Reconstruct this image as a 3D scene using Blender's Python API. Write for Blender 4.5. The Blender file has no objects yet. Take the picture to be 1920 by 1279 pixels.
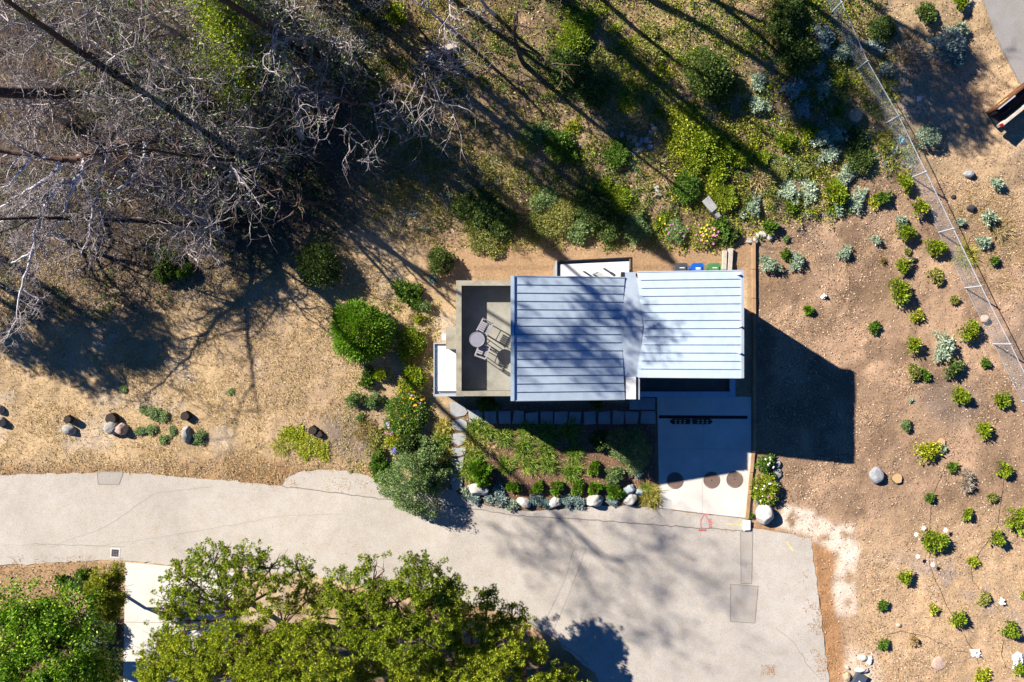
import bpy, math, random
import numpy as np
from math import radians, sin, cos, pi
from mathutils import Vector, Matrix

# ------------------------------------------------------------------ camera, sky, sun, exposure
scene = bpy.context.scene
H = 40.0                       # drone height above the house plot, metres
F = 1493.0                     # focal length in photo pixels (28 mm on a 36 mm sensor, 1920 px wide)
cam_d = bpy.data.cameras.new('camera'); cam = bpy.data.objects.new('camera', cam_d)
scene.collection.objects.link(cam); scene.camera = cam
cam_d.sensor_width = 36.0; cam_d.lens = F / 1920 * 36.0
cam_d.clip_start = 0.5; cam_d.clip_end = 2000
cam.location = (0, 0, H); cam.rotation_euler = (0, 0, 0)

SUN_EL = radians(34.0)
SX, SY = 0.845, -0.535         # horizontal direction in which shadows fall
world = bpy.data.worlds.new('World'); scene.world = world; world.use_nodes = True
wn = world.node_tree; wn.nodes.clear()
sky = wn.nodes.new('ShaderNodeTexSky'); sky.sky_type = 'NISHITA'; sky.sun_disc = False
sky.sun_elevation = SUN_EL; sky.sun_rotation = math.atan2(-SX, -SY)
sky.altitude = 900; sky.air_density = 0.9; sky.dust_density = 0.1; sky.ozone_density = 9.0
bg = wn.nodes.new('ShaderNodeBackground'); bg.inputs[1].default_value = 0.05
wo = wn.nodes.new('ShaderNodeOutputWorld')
tint = wn.nodes.new('ShaderNodeMix'); tint.data_type = 'RGBA'; tint.blend_type = 'MULTIPLY'; tint.inputs[0].default_value = 1.0
tint.inputs[7].default_value = (0.28, 0.68, 1.0, 1)      # the deep blue of a clear dry sky
wn.links.new(sky.outputs[0], tint.inputs[6]); wn.links.new(tint.outputs[2], bg.inputs[0]); wn.links.new(bg.outputs[0], wo.inputs[0])

sun_d = bpy.data.lights.new('sun', 'SUN'); sun = bpy.data.objects.new('sun', sun_d)
scene.collection.objects.link(sun)
sun_d.energy = 5.0; sun_d.angle = radians(0.53); sun_d.color = (1.0, 0.925, 0.84)
sun_dir = Vector((SX * cos(SUN_EL), SY * cos(SUN_EL), -sin(SUN_EL)))
sun.rotation_euler = sun_dir.to_track_quat('-Z', 'Y').to_euler()
sun.location = (-30, 20, 40)

scene.view_settings.view_transform = 'Standard'; scene.view_settings.look = 'None'
scene.view_settings.exposure = 1.2; scene.view_settings.gamma = 1.0
scene.cycles.max_bounces = 6; scene.cycles.diffuse_bounces = 2; scene.cycles.glossy_bounces = 2
scene.cycles.transmission_bounces = 3; scene.cycles.transparent_max_bounces = 6
scene.cycles.caustics_reflective = False; scene.cycles.caustics_refractive = False

# ------------------------------------------------------------------ helpers
COL = scene.collection
RNG = np.random.default_rng(7)

def smooth(a, b, t):
    t = np.clip((t - a) / (b - a), 0, 1); return t * t * (3 - 2 * t)

def _hash_grid(seed, n=256):
    return np.random.default_rng(seed).random((n, n))
_grids = {}
def vnoise(x, y, scale, seed=0):
    """smooth value noise 0..1 with cells `scale` metres wide"""
    g = _grids.setdefault(seed, _hash_grid(1000 + seed)); n = g.shape[0]
    u = np.asarray(x, float) / scale + 500.0 + seed * 3.7; v = np.asarray(y, float) / scale + 500.0 + seed * 5.3
    i = np.floor(u).astype(int); j = np.floor(v).astype(int); fu = u - i; fv = v - j
    fu = fu * fu * (3 - 2 * fu); fv = fv * fv * (3 - 2 * fv)
    a = g[i % n, j % n]; b = g[(i + 1) % n, j % n]; c = g[i % n, (j + 1) % n]; d = g[(i + 1) % n, (j + 1) % n]
    return (a * (1 - fu) + b * fu) * (1 - fv) + (c * (1 - fu) + d * fu) * fv
def fbm(x, y, scale, seed=0, octv=3):
    s = 0; amp = 1; tot = 0
    for k in range(octv):
        s = s + amp * vnoise(x, y, scale / 2 ** k, seed + k); tot += amp; amp *= 0.5
    return s / tot

def terrain(x, y):
    """large shape of the land: flat at the lane and the house, rising to the wooded slope behind"""
    x = np.asarray(x, float); y = np.asarray(y, float)
    t = np.clip(y - 4.6, 0, 60)
    z = 0.17 * t * t / (t + 2.5)
    z = z * (1 - 0.25 * smooth(14, 24, x))
    t2 = np.clip(x - 15.5, 0, 40)
    z = z + 0.05 * t2 * t2 / (t2 + 4)
    return np.minimum(z, 9.0)

def P(px, py, z=None, dz=0.0):
    """photo pixel -> world point, on the land (z None) or at height z"""
    u = (px - 960.0) / F; v = (639.5 - py) / F
    if z is None:
        zz = 0.0
        for _ in range(12):
            zz = float(terrain(u * (H - zz), v * (H - zz)))
        z = zz + dz
        d = H - zz
        return Vector((u * d, v * d, z))
    d = H - z
    return Vector((u * d, v * d, z))
def Pn(px, py):
    px = np.asarray(px, float); py = np.asarray(py, float)
    u = (px - 960.0) / F; v = (639.5 - py) / F; zz = np.zeros_like(u)
    for _ in range(12):
        zz = terrain(u * (H - zz), v * (H - zz))
    return u * (H - zz), v * (H - zz), zz
def to_px(x, y, z):
    return 960 + F * x / (H - z), 639.5 - F * y / (H - z)

def tag(o, label=None, cat=None, group=None, kind=None):
    if label: o['label'] = label
    if cat: o['category'] = cat
    if group: o['group'] = group
    if kind: o['kind'] = kind
    return o
def link(o, parent=None):
    COL.objects.link(o)
    if parent is not None: o.parent = parent
    return o
def empty(name, loc=(0, 0, 0), rz=0.0, scale=1.0, label=None, cat=None, group=None):
    o = bpy.data.objects.new(name, None); o.empty_display_size = 0.2
    o.location = loc; o.rotation_euler = (0, 0, rz)
    o.scale = (scale,) * 3 if not isinstance(scale, tuple) else scale
    COL.objects.link(o); return tag(o, label, cat, group)
def obj(name, me, parent=None, loc=None, rz=0.0):
    o = bpy.data.objects.new(name, me)
    if loc is not None: o.location = loc
    o.rotation_euler = (0, 0, rz)
    return link(o, parent)

def mesh_np(name, V, Fq, mat, smooth_shade=False, uvless=True):
    """mesh from a vertex array (n,3) and a face array (m,k)"""
    V = np.asarray(V, np.float32); Fq = np.asarray(Fq, np.int32); k = Fq.shape[1]
    me = bpy.data.meshes.new(name)
    me.vertices.add(len(V)); me.vertices.foreach_set('co', V.ravel())
    me.loops.add(Fq.size); me.loops.foreach_set('vertex_index', Fq.ravel())
    me.polygons.add(len(Fq)); me.polygons.foreach_set('loop_start', np.arange(0, Fq.size, k, dtype=np.int32))
    if smooth_shade: me.polygons.foreach_set('use_smooth', np.ones(len(Fq), bool))
    me.update(calc_edges=True)
    if mat: me.materials.append(mat)
    return me
class MB:
    """collects simple solids into one mesh"""
    def __init__(s): s.v = []; s.f = []
    def add(s, vs, fs):
        o = len(s.v); s.v += [tuple(p) for p in vs]; s.f += [tuple(i + o for i in f) for f in fs]; return s
    def box(s, x0, x1, y0, y1, z0, z1):
        v = [(x0, y0, z0), (x1, y0, z0), (x1, y1, z0), (x0, y1, z0), (x0, y0, z1), (x1, y0, z1), (x1, y1, z1), (x0, y1, z1)]
        return s.add(v, [(3, 2, 1, 0), (4, 5, 6, 7), (0, 1, 5, 4), (1, 2, 6, 5), (2, 3, 7, 6), (3, 0, 4, 7)])
    def prism(s, pts, z0, z1):
        """pts: list of (x, y) counter-clockwise; z1 may be a list of top heights"""
        n = len(pts); zt = z1 if isinstance(z1, (list, tuple)) else [z1] * n; zb = z0 if isinstance(z0, (list, tuple)) else [z0] * n
        a = sum(pts[i][0] * pts[(i + 1) % n][1] - pts[(i + 1) % n][0] * pts[i][1] for i in range(n))
        if a < 0: pts = pts[::-1]; zt = list(zt)[::-1]; zb = list(zb)[::-1]
        v = [(p[0], p[1], b) for p, b in zip(pts, zb)] + [(p[0], p[1], t) for p, t in zip(pts, zt)]
        f = [tuple(range(n - 1, -1, -1)), tuple(range(n, 2 * n))] + [(i, (i + 1) % n, n + (i + 1) % n, n + i) for i in range(n)]
        return s.add(v, f)
    def tube(s, a, b, r0, r1=None, n=8, caps=True):
        a = Vector(a); b = Vector(b); r1 = r0 if r1 is None else r1
        d = (b - a).normalized(); up = Vector((0, 0, 1)) if abs(d.z) < 0.9 else Vector((1, 0, 0))
        e1 = d.cross(up).normalized(); e2 = d.cross(e1)
        v = []
        for c, r in ((a, r0), (b, r1)):
            for k in range(n):
                t = 2 * pi * k / n; v.append(c + e1 * (r * cos(t)) + e2 * (r * sin(t)))
        f = [(k, n + k, n + (k + 1) % n, (k + 1) % n) for k in range(n)]
        if caps: f += [tuple(range(n)), tuple(range(2 * n - 1, n - 1, -1))]
        return s.add(v, f)
    def disc(s, c, r, z0, z1, n=32):
        return s.prism([(c[0] + r * cos(2 * pi * k / n), c[1] + r * sin(2 * pi * k / n)) for k in range(n)], z0, z1)
    def ribbon(s, pts, w, z):
        pts = [Vector((p[0], p[1], 0)) for p in pts]
        for a, b in zip(pts[:-1], pts[1:]):
            d = (b - a); 
            if d.length < 1e-5: continue
            nrm = Vector((-d.y, d.x, 0)).normalized() * (w / 2); e = d.normalized() * (w * 0.35)
            s.add([(a - nrm - e).xy[:] + (z,), (b - nrm + e).xy[:] + (z,), (b + nrm + e).xy[:] + (z,), (a + nrm - e).xy[:] + (z,)], [(0, 1, 2, 3)])
            z += 0.00006
        return s
    def mesh(s, name, mat, smooth_shade=False, bevel=0.0):
        me = bpy.data.meshes.new(name); me.from_pydata(s.v, [], s.f)
        if bevel:
            import bmesh
            bm = bmesh.new(); bm.from_mesh(me)
            bmesh.ops.bevel(bm, geom=list(bm.edges), offset=bevel, segments=2, affect='EDGES', clamp_overlap=True)
            bm.to_mesh(me); bm.free()
        if smooth_shade:
            for p in me.polygons: p.use_smooth = True
        me.materials.append(mat); me.update(); return me
    def build(s, name, mat, parent=None, smooth_shade=False, bevel=0.0, loc=None, rz=0.0):
        return obj(name, s.mesh(name, mat, smooth_shade, bevel), parent, loc, rz)

# ------------------------------------------------------------------ materials
class NT:
    def __init__(s, name):
        s.m = bpy.data.materials.new(name); s.m.use_nodes = True; s.t = s.m.node_tree; s.t.nodes.clear()
        s.out = s.n('ShaderNodeOutputMaterial')
    def n(s, t, **kw):
        nd = s.t.nodes.new(t)
        for k, v in kw.items(): setattr(nd, k, v)
        return nd
    def l(s, a, b): s.t.links.new(a, b)
    def noise(s, scale, detail=4, rough=0.55, coord='obj', dist=0.0):
        nd = s.n('ShaderNodeTexNoise'); nd.inputs['Scale'].default_value = scale
        nd.inputs['Detail'].default_value = detail; nd.inputs['Roughness'].default_value = rough; nd.inputs['Distortion'].default_value = dist
        s.l(s.coord(coord), nd.inputs['Vector']); return nd.outputs['Fac']
    def coord(s, which='obj'):
        if which == 'pos':
            return s.n('ShaderNodeNewGeometry').outputs['Position']
        return s.n('ShaderNodeTexCoord').outputs['Object']
    def ramp(s, fac, stops):
        r = s.n('ShaderNodeValToRGB'); s.l(fac, r.inputs[0]); els = r.color_ramp.elements
        while len(els) < len(stops): els.new(0.5)
        for e, (p, c) in zip(els, stops):
            e.position = p; e.color = (c, c, c, 1) if isinstance(c, (int, float)) else tuple(c) + (1,)
        return r.outputs[0]
    def mix(s, a, b, fac, mode='MIX'):
        m = s.n('ShaderNodeMix', data_type='RGBA', blend_type=mode)
        for sock, v in ((m.inputs[6], a), (m.inputs[7], b)):
            if isinstance(v, (tuple, list)): sock.default_value = tuple(v) + (1,) if len(v) == 3 else v
            else: s.l(v, sock)
        if isinstance(fac, (int, float)): m.inputs[0].default_value = fac
        else: s.l(fac, m.inputs[0])
        return m.outputs[2]
    def bump(s, h, strength=0.4, dist=0.02):
        b = s.n('ShaderNodeBump'); b.inputs['Strength'].default_value = strength; b.inputs['Distance'].default_value = dist
        s.l(h, b.inputs['Height']); return b.outputs[0]
    def principled(s, color, rough=0.8, metal=0.0, normal=None, spec=0.3):
        p = s.n('ShaderNodeBsdfPrincipled')
        if isinstance(color, (tuple, list)): p.inputs['Base Color'].default_value = tuple(color) + (1,)
        else: s.l(color, p.inputs['Base Color'])
        if isinstance(rough, (int, float)): p.inputs['Roughness'].default_value = rough
        else: s.l(rough, p.inputs['Roughness'])
        p.inputs['Metallic'].default_value = metal; p.inputs['Specular IOR Level'].default_value = spec
        if normal is not None: s.l(normal, p.inputs['Normal'])
        s.l(p.outputs[0], s.out.inputs[0]); return s.m

def mat_plain(name, c, rough=0.7, metal=0.0, var=0.25, scale=3.0, fine=40.0, bump=0.15, spec=0.3, coord='obj'):
    """a colour broken up by stains (coarse) and grain (fine)"""
    t = NT(name)
    c = np.array(c, float)
    a = t.ramp(t.noise(scale, 5, 0.6, coord), [(0.3, tuple(c * (1 - var))), (0.72, tuple(np.minimum(c * (1 + var * 0.6), 0.9)))])
    g = t.noise(fine, 3, 0.6, coord)
    col = t.mix(a, t.ramp(g, [(0.25, 1 - var * 0.7), (0.75, 1 + 0 * var)]), 1.0, 'MULTIPLY')
    return t.principled(col, rough, metal, t.bump(g, bump, 0.01), spec)

def mat_leaf(name, dark, light, tip=None, trans=0.35, rough=0.55, rnd_pos=(0.1, 0.9)):
    """leaves: every leaf its own tone, thin enough to let light through"""
    t = NT(name); k_ = 1.4
    dark, light = tuple(k_ * c for c in dark), tuple(k_ * c for c in light); tip = tuple(min(.8, k_ * c) for c in tip) if tip else None
    r = t.n('ShaderNodeNewGeometry').outputs['Random Per Island']
    stops = [(rnd_pos[0], dark), (rnd_pos[1] * 0.75, light)] + ([(0.97, tip)] if tip else [])
    col = t.ramp(r, stops)
    oi = t.n('ShaderNodeObjectInfo').outputs['Random']
    col = t.mix(col, t.ramp(oi, [(0, (0.82, 0.86, 0.8)), (1, (1.12, 1.06, 1.0))]), 1.0, 'MULTIPLY')
    p = t.n('ShaderNodeBsdfPrincipled'); t.l(col, p.inputs['Base Color']); p.inputs['Roughness'].default_value = rough
    p.inputs['Specular IOR Level'].default_value = 0.25
    tr = t.n('ShaderNodeBsdfTranslucent'); t.l(t.mix(col, (1.0, 1.0, 0.55), 1.0, 'MULTIPLY'), tr.inputs['Color'])
    mx = t.n('ShaderNodeMixShader'); mx.inputs[0].default_value = trans
    t.l(p.outputs[0], mx.inputs[1]); t.l(tr.outputs[0], mx.inputs[2]); t.l(mx.outputs[0], t.out.inputs[0])
    return t.m

def mat_bark(name, dark, light, scale=6.0):
    t = NT(name)
    n1 = t.noise(scale, 5, 0.65); n2 = t.noise(scale * 9, 3, 0.6)
    isl = t.n('ShaderNodeNewGeometry').outputs['Random Per Island']
    col = t.mix(t.ramp(n1, [(0.3, dark), (0.7, light)]), t.ramp(isl, [(0, 0.72), (1, 1.15)]), 1.0, 'MULTIPLY')
    return t.principled(col, 0.9, 0, t.bump(n2, 0.5, 0.02), 0.15)

M = {}
# ------------------------------------------------------------------ ground
def poly_mask(X, Y, pts, feather):
    """1 inside a pixel polygon laid on the land, fading over `feather` metres"""
    xs, ys, _ = Pn([p[0] for p in pts], [p[1] for p in pts])
    d = np.full(X.shape, 1e9); inside = np.zeros(X.shape, bool); n = len(xs)
    for i in range(n):
        x0, y0, x1, y1 = xs[i], ys[i], xs[(i + 1) % n], ys[(i + 1) % n]
        ex, ey = x1 - x0, y1 - y0; L = ex * ex + ey * ey + 1e-12
        t = np.clip(((X - x0) * ex + (Y - y0) * ey) / L, 0, 1)
        d = np.minimum(d, np.hypot(X - x0 - t * ex, Y - y0 - t * ey))
        c = ((y0 > Y) != (y1 > Y)) & (X < (x1 - x0) * (Y - y0) / (y1 - y0 + 1e-12) + x0)
        inside ^= c
    sd = np.where(inside, d, -d)
    return smooth(-feather, feather, sd)
def blob(X, Y, px, py, r):
    x, y, _ = Pn([px], [py]); return np.exp(-(((X - x[0]) ** 2 + (Y - y[0]) ** 2) / (r / 37.3) ** 2))

ROAD = [(-420, 900), (0, 891), (60, 889), (120, 888), (182, 886), (190, 883), (230, 884), (236, 887), (300, 890), (360, 896),
        (420, 900), (480, 906), (530, 911), (540, 894), (560, 885), (600, 880), (640, 883), (690, 891), (720, 915), (850, 918),
        (880, 938), (930, 952), (1000, 958), (1100, 951), (1180, 947), (1236, 954), (1300, 962), (1396, 973), (1400, 990),
        (1440, 994), (1520, 1010), (1527, 1060), (1535, 1120), (1545, 1200), (1554, 1279), (1575, 1450), (1190, 1450), (1116, 1262),
        (1080, 1234), (1030, 1192), (960, 1150), (800, 1115), (640, 1092), (560, 1076), (400, 1070), (340, 1061), (235, 1051),
        (200, 1050), (100, 1055), (0, 1060), (-420, 1085)]
DRIVE = [(1232, 744), (1408, 744), (1408, 862), (1397, 971), (1300, 960), (1236, 952)]
DRIVE2 = [(236, 1054), (342, 1064), (440, 1074), (440, 1460), (228, 1460)]
UPROAD = [(1826, -120), (1842, 0), (1872, 82), (1915, 165), (2010, 260), (2400, 420), (2400, -120)]

def refine(pts, step, jit, rng, fixed=()):
    """pixel polygon -> world outline with slightly ragged edges"""
    out = []
    n = len(pts)
    for i in range(n):
        a = P(*pts[i]); b = P(*pts[(i + 1) % n]); L = (b - a).length; k = max(1, int(L / step))
        nrm = Vector((-(b - a).y, (b - a).x, 0)).normalized()
        for j in range(k):
            p = a.lerp(b, j / k)
            if j and i not in fixed: p = p + nrm * float(rng.normal(0, jit))
            out.append((p.x, p.y))
    return out

def axis(lo, hi, step, far):
    core = np.arange(lo, hi + 1e-6, step); ext = [core[-1]]; g = step
    while ext[-1] < far: g *= 1.35; ext.append(ext[-1] + g)
    extl = [core[0]]; g = step
    while extl[-1] > -far: g *= 1.35; extl.append(extl[-1] - g)
    return np.concatenate([np.array(extl[1:])[::-1], core, np.array(ext[1:])])
gx = axis(-27.5, 27.5, 0.125, 400); gy = axis(-18.5, 18.5, 0.125, 400)
GX, GY = np.meshgrid(gx, gy, indexing='ij')
hard = np.maximum.reduce([poly_mask(GX, GY, ROAD, 0.12), poly_mask(GX, GY, DRIVE, 0.1), poly_mask(GX, GY, DRIVE2, 0.1),
                          poly_mask(GX, GY, [(800, 500), (1400, 495), (1400, 760), (800, 760)], 0.2), poly_mask(GX, GY, UPROAD, 0.1)])
upper = smooth(4.2, 7.0, GY) ; rightlot = smooth(11.6, 12.6, GX)
bump_amp = 0.035 + 0.05 * upper + 0.02 * rightlot
rel = (fbm(GX, GY, 1.1, 3, 3) - 0.5) * 2 * bump_amp + (fbm(GX, GY, 0.42, 11, 2) - 0.5) * 0.085 + upper * (fbm(GX, GY, 5, 21, 2) - 0.5) * 0.7
smoothpath = poly_mask(GX, GY, [(800, 440), (1405, 455), (1405, 520), (800, 530), (830, 700), (800, 760), (790, 520)], 0.35)
rel = rel * (1 - 0.8 * smoothpath) * (1 - hard)
GZ = terrain(GX, GY) + rel - 0.06 * smooth(.75, 1.0, hard)
def ground_z(x, y):
    """height of the modelled land, micro relief included"""
    i = np.clip(np.searchsorted(gx, x) - 1, 0, len(gx) - 2); j = np.clip(np.searchsorted(gy, y) - 1, 0, len(gy) - 2)
    fu = (x - gx[i]) / (gx[i + 1] - gx[i]); fv = (y - gy[j]) / (gy[j + 1] - gy[j])
    return (GZ[i, j] * (1 - fu) + GZ[i + 1, j] * fu) * (1 - fv) + (GZ[i, j + 1] * (1 - fu) + GZ[i + 1, j + 1] * fu) * fv

def C3(r, g, b): return np.array([r, g, b], float)
c_dry = C3(.51, .365, .205); c_dirt = C3(.325, .215, .135); c_tan = C3(.50, .345, .205); c_path = C3(.42, .27, .15)
c_litter_shade = C3(.085, .06, .04); c_mulch = C3(.20, .118, .075); c_ash = C3(.20, .165, .145); c_sand = C3(.72, .60, .47); c_rust = C3(.34, .175, .075)  # litter tone is lowered to hold shade of the layered twigs too
c_green = C3(.13, .135, .045); c_pinkish = C3(.40, .28, .185)
n1 = fbm(GX, GY, 2.2, 31, 3)[..., None]; n2 = fbm(GX, GY, 0.7, 37, 3)[..., None]; n3 = fbm(GX, GY, 4.5, 43, 2)[..., None]
col = np.broadcast_to(c_dry, GX.shape + (3,)).copy()
def lay(c, m):
    global col
    m = np.clip(m, 0, 1)
    if m.ndim == 2: m = m[..., None]
    col = col * (1 - m) + c * m
lay(c_pinkish, poly_mask(GX, GY, [(420, 560), (720, 660), (720, 900), (520, 860), (430, 700)], 1.0) * 0.6)
lay(c_dry * .72, smooth(.5, .68, fbm(GX, GY, 2.6, 53, 3))[..., None] * .7); lay(c_sand * .75, smooth(.58, .72, fbm(GX, GY, 1.8, 59, 3))[..., None] * .5)
lay(c_ash, poly_mask(GX, GY, [(600, 780), (700, 770), (700, 870), (615, 850)], 0.5)[..., None] * 0.75)
lay(c_litter_shade, poly_mask(GX, GY, [(-400, -300), (640, -300), (700, 330), (600, 470), (420, 520), (280, 560), (-400, 560)], 1.5)[..., None] * (0.75 + 0.25 * n1))
lay(c_path * 0.95, poly_mask(GX, GY, [(640, -300), (1560, -300), (1700, 330), (1420, 470), (820, 470), (700, 400)], 1.2)[..., None] * 0.55)
lay(c_litter_shade, poly_mask(GX, GY, [(640, -300), (1600, -300), (1560, 330), (1280, 450), (900, 440), (720, 300)], 1.0)[..., None] * smooth(0.42, 0.62, n1) * 0.7)
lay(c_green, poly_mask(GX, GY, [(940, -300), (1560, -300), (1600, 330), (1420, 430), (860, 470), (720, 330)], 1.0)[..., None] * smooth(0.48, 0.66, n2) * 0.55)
lay(c_green * 1.3, (blob(GX, GY, 440, 510, 60) + blob(GX, GY, 420, 450, 50) + blob(GX, GY, 850, 330, 70) + blob(GX, GY, 770, 380, 60))[..., None] * 0.45 * n1)
lot = poly_mask(GX, GY, [(1412, 430), (1460, 380), (1620, 330), (1720, 330), (2400, 500), (2400, 1900), (1480, 1900), (1530, 1000), (1412, 985)], 0.5)
lay(c_dirt, lot[..., None]); lay(c_dirt * 1.3, lot[..., None] * smooth(0.45, 0.65, n1)); lay(c_dirt * .62, lot[..., None] * smooth(.52, .68, fbm(GX, GY, 1.5, 141, 3))[..., None] * .7)
lay(c_ash * 0.95, lot[..., None] * smooth(0.56, 0.72, n3) * 0.45)
lay(c_tan, poly_mask(GX, GY, [(1560, 1010), (1700, 980), (2400, 960), (2400, 1900), (1560, 1900)], 2.2)[..., None] * (0.75 + 0.25 * n1))
lay(c_ash * 1.5, poly_mask(GX, GY, [(1640, 1040), (1780, 1050), (1930, 1120), (1930, 1240), (1760, 1120)], 0.6)[..., None] * smooth(0.45, 0.6, n2) * 0.6)
for k in range(9):                                   # pale raked streaks on the lower lot
    q = 1650 + 30 * k; r_ = 1045 + 26 * k
    lay(c_tan * 1.25, poly_mask(GX, GY, [(q, r_), (q + 110, r_ + 42), (q + 112, r_ + 50), (q, r_ + 9)], 0.12)[..., None] * 0.6 * smooth(0.35, 0.6, n2))
lay(c_tan, poly_mask(GX, GY, [(1700, 130), (1830, 60), (2400, 300), (2400, 520), (1780, 400)], 1.2)[..., None] * 0.75)
lay(c_path, smoothpath[..., None])
lay(c_path * 0.85, poly_mask(GX, GY, [(1380, 430), (1470, 400), (1560, 470), (1420, 560)], 0.8)[..., None] * 0.5)
lay(c_mulch, poly_mask(GX, GY, [(845, 755), (1232, 755), (1236, 956), (1000, 962), (860, 935)], 0.25))
lay(c_rust * 0.75, poly_mask(GX, GY, [(-400, 880), (0, 868), (300, 872), (430, 850), (560, 870), (700, 880), (700, 905), (520, 925), (200, 900), (-400, 910)], 0.35)[..., None] * (0.35 + 0.5 * n2))
lay(c_rust * 0.9, poly_mask(GX, GY, [(430, 865), (530, 870), (545, 912), (440, 905)], 0.4)[..., None] * 0.6)
lay(c_rust * 1.1, poly_mask(GX, GY, [(1518, 1000), (1560, 1010), (1588, 1300), (1548, 1300)], 0.25)[..., None] * 0.8)
lay(c_rust * 1.0, poly_mask(GX, GY, [(1400, 985), (1450, 985), (1455, 1000), (1402, 1000)], 0.15)[..., None] * 0.7)
lay(c_sand, poly_mask(GX, GY, [(1470, 945), (1530, 960), (1560, 985), (1600, 985), (1612, 1030), (1600, 1080), (1606, 1150), (1570, 1155), (1560, 1100), (1575, 1040), (1530, 1015), (1460, 985)], 0.22)[..., None] * smooth(0.22, 0.42, n2))
lay(c_sand * 0.9, poly_mask(GX, GY, [(1590, 1215), (1640, 1225), (1660, 1290), (1580, 1290)], 0.3)[..., None] * 0.6)
lay(c_rust * 0.8, poly_mask(GX, GY, [(-400, 1055), (230, 1050), (230, 1290), (-400, 1290)], 0.3)[..., None] * 0.55)
lay(c_rust * 1.05, poly_mask(GX, GY, [(1030, 1195), (1120, 1250), (1110, 1290), (1000, 1240), (800, 1150), (800, 1110)], 0.3)[..., None] * 0.6)
lay(c_litter_shade, poly_mask(GX, GY, [(230, 1150), (1080, 1230), (1180, 1460), (0, 1460), (0, 1200)], 0.6)[..., None] * 0.7)
col = col * (0.86 + 0.28 * n2) * (0.9 + 0.2 * n1)

def grid_faces(nx, ny):
    i = np.arange(nx - 1)[:, None] * ny + np.arange(ny - 1)[None, :]
    return np.stack([i, i + ny, i + ny + 1, i + 1], -1).reshape(-1, 4)
t = NT('ground')
vc = t.n('ShaderNodeVertexColor', layer_name='soil').outputs[0]
g1 = t.noise(9, 5, 0.7, 'pos'); g2 = t.noise(38, 4, 0.7, 'pos')
vo = t.n('ShaderNodeTexVoronoi'); vo.inputs['Scale'].default_value = 26; t.l(t.coord('pos'), vo.inputs['Vector'])
cc = t.mix(vc, t.ramp(g1, [(0.28, 0.62), (0.5, 1.0), (0.74, 1.28)]), 1.0, 'MULTIPLY')
cc = t.mix(cc, t.ramp(g2, [(0.3, 0.6), (0.55, 1.0), (0.75, 1.35)]), 1.0, 'MULTIPLY')
cc = t.mix(cc, t.ramp(vo.outputs['Color'], [(0.0, 0.8), (0.8, 1.0), (1.0, 1.3)]), 0.6, 'MULTIPLY')
hh = t.mix(g1, g2, 0.5)
M['ground'] = t.principled(cc, 0.95, 0, t.bump(hh, 0.9, 0.05), 0.1)
me = mesh_np('ground', np.stack([GX, GY, GZ], -1).reshape(-1, 3), grid_faces(len(gx), len(gy)), M['ground'], True)
ca = me.color_attributes.new('soil', 'FLOAT_COLOR', 'POINT')
ca.data.foreach_set('color', np.concatenate([np.clip(col, 0, 0.9), np.ones(GX.shape + (1,))], -1).astype(np.float32).ravel())
ground = obj('ground', me); tag(ground, kind='structure')

# ------------------------------------------------------------------ road and drives
def asphalt(name, c, speck=0.35):
    t = NT(name)
    a = t.ramp(t.noise(0.28, 5, 0.55, 'pos', 0.6), [(0.3, tuple(np.array(c) * 0.88)), (0.7, tuple(np.array(c) * 1.07))])
    b = t.ramp(t.noise(1.7, 5, 0.65, 'pos'), [(0.25, (0.9, 0.86, 0.8)), (0.6, (1, 1, 1))])
    s1 = t.ramp(t.noise(24, 3, 0.75, 'pos'), [(0.3, 1 - speck), (0.52, 1.0), (0.75, 1 + speck * 0.6)])
    s2 = t.ramp(t.noise(95, 2, 0.6, 'pos'), [(0.3, 0.75), (0.6, 1.08)])
    st = t.ramp(t.noise(0.9, 3, 0.5, 'pos', 1.0), [(0.66, (1, 1, 1)), (0.76, (1.0, 0.9, 0.78))])
    cc = t.mix(t.mix(t.mix(t.mix(a, b, 1, 'MULTIPLY'), s1, 1, 'MULTIPLY'), s2, 1, 'MULTIPLY'), st, 0.6, 'MULTIPLY')
    return t.principled(cc, 0.92, 0, t.bump(t.noise(60, 3, 0.7, 'pos'), 0.35, 0.01), 0.2)
M['asphalt'] = asphalt('old_asphalt', (.45, .413, .36), .28); M['asphalt2'] = asphalt('patched_asphalt', (.375, .343, .303), 0.2)
M['asphalt3'] = asphalt('upper_asphalt', (.30, .285, .27), 0.2)
M['concrete'] = mat_plain('pale_concrete', (.60, .565, .50), 0.85, var=0.14, scale=0.8, fine=14, coord='pos')
M['crack'] = mat_plain('crack_filler', (.25, .22, .185), 0.9, var=0.3, fine=25)
M['black'] = mat_plain('black_rubber', (.012, .012, .014), 0.6, var=0.2)
M['redpaint'] = mat_plain('red_spray_paint', (.58, .13, .12), 0.8, var=0.35, fine=30)
M['yellowpaint'] = mat_plain('yellow_spray_paint', (.75, .62, .22), 0.8, var=0.3, fine=30)
M['rustydisc'] = mat_plain('brown_iron', (.17, .115, .09), 0.75, var=0.15, scale=5)
M['reflect'] = mat_plain('yellow_reflector', (.88, .80, .45), .4, var=.05)
rr = np.random.default_rng(5)
pts = refine(ROAD, 0.22, 0.028, rr, fixed=(0, len(ROAD) - 1, 35, 36))
road = MB().prism(pts, -0.06, 0.03).build('road', M['asphalt']); tag(road, kind='structure')
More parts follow.
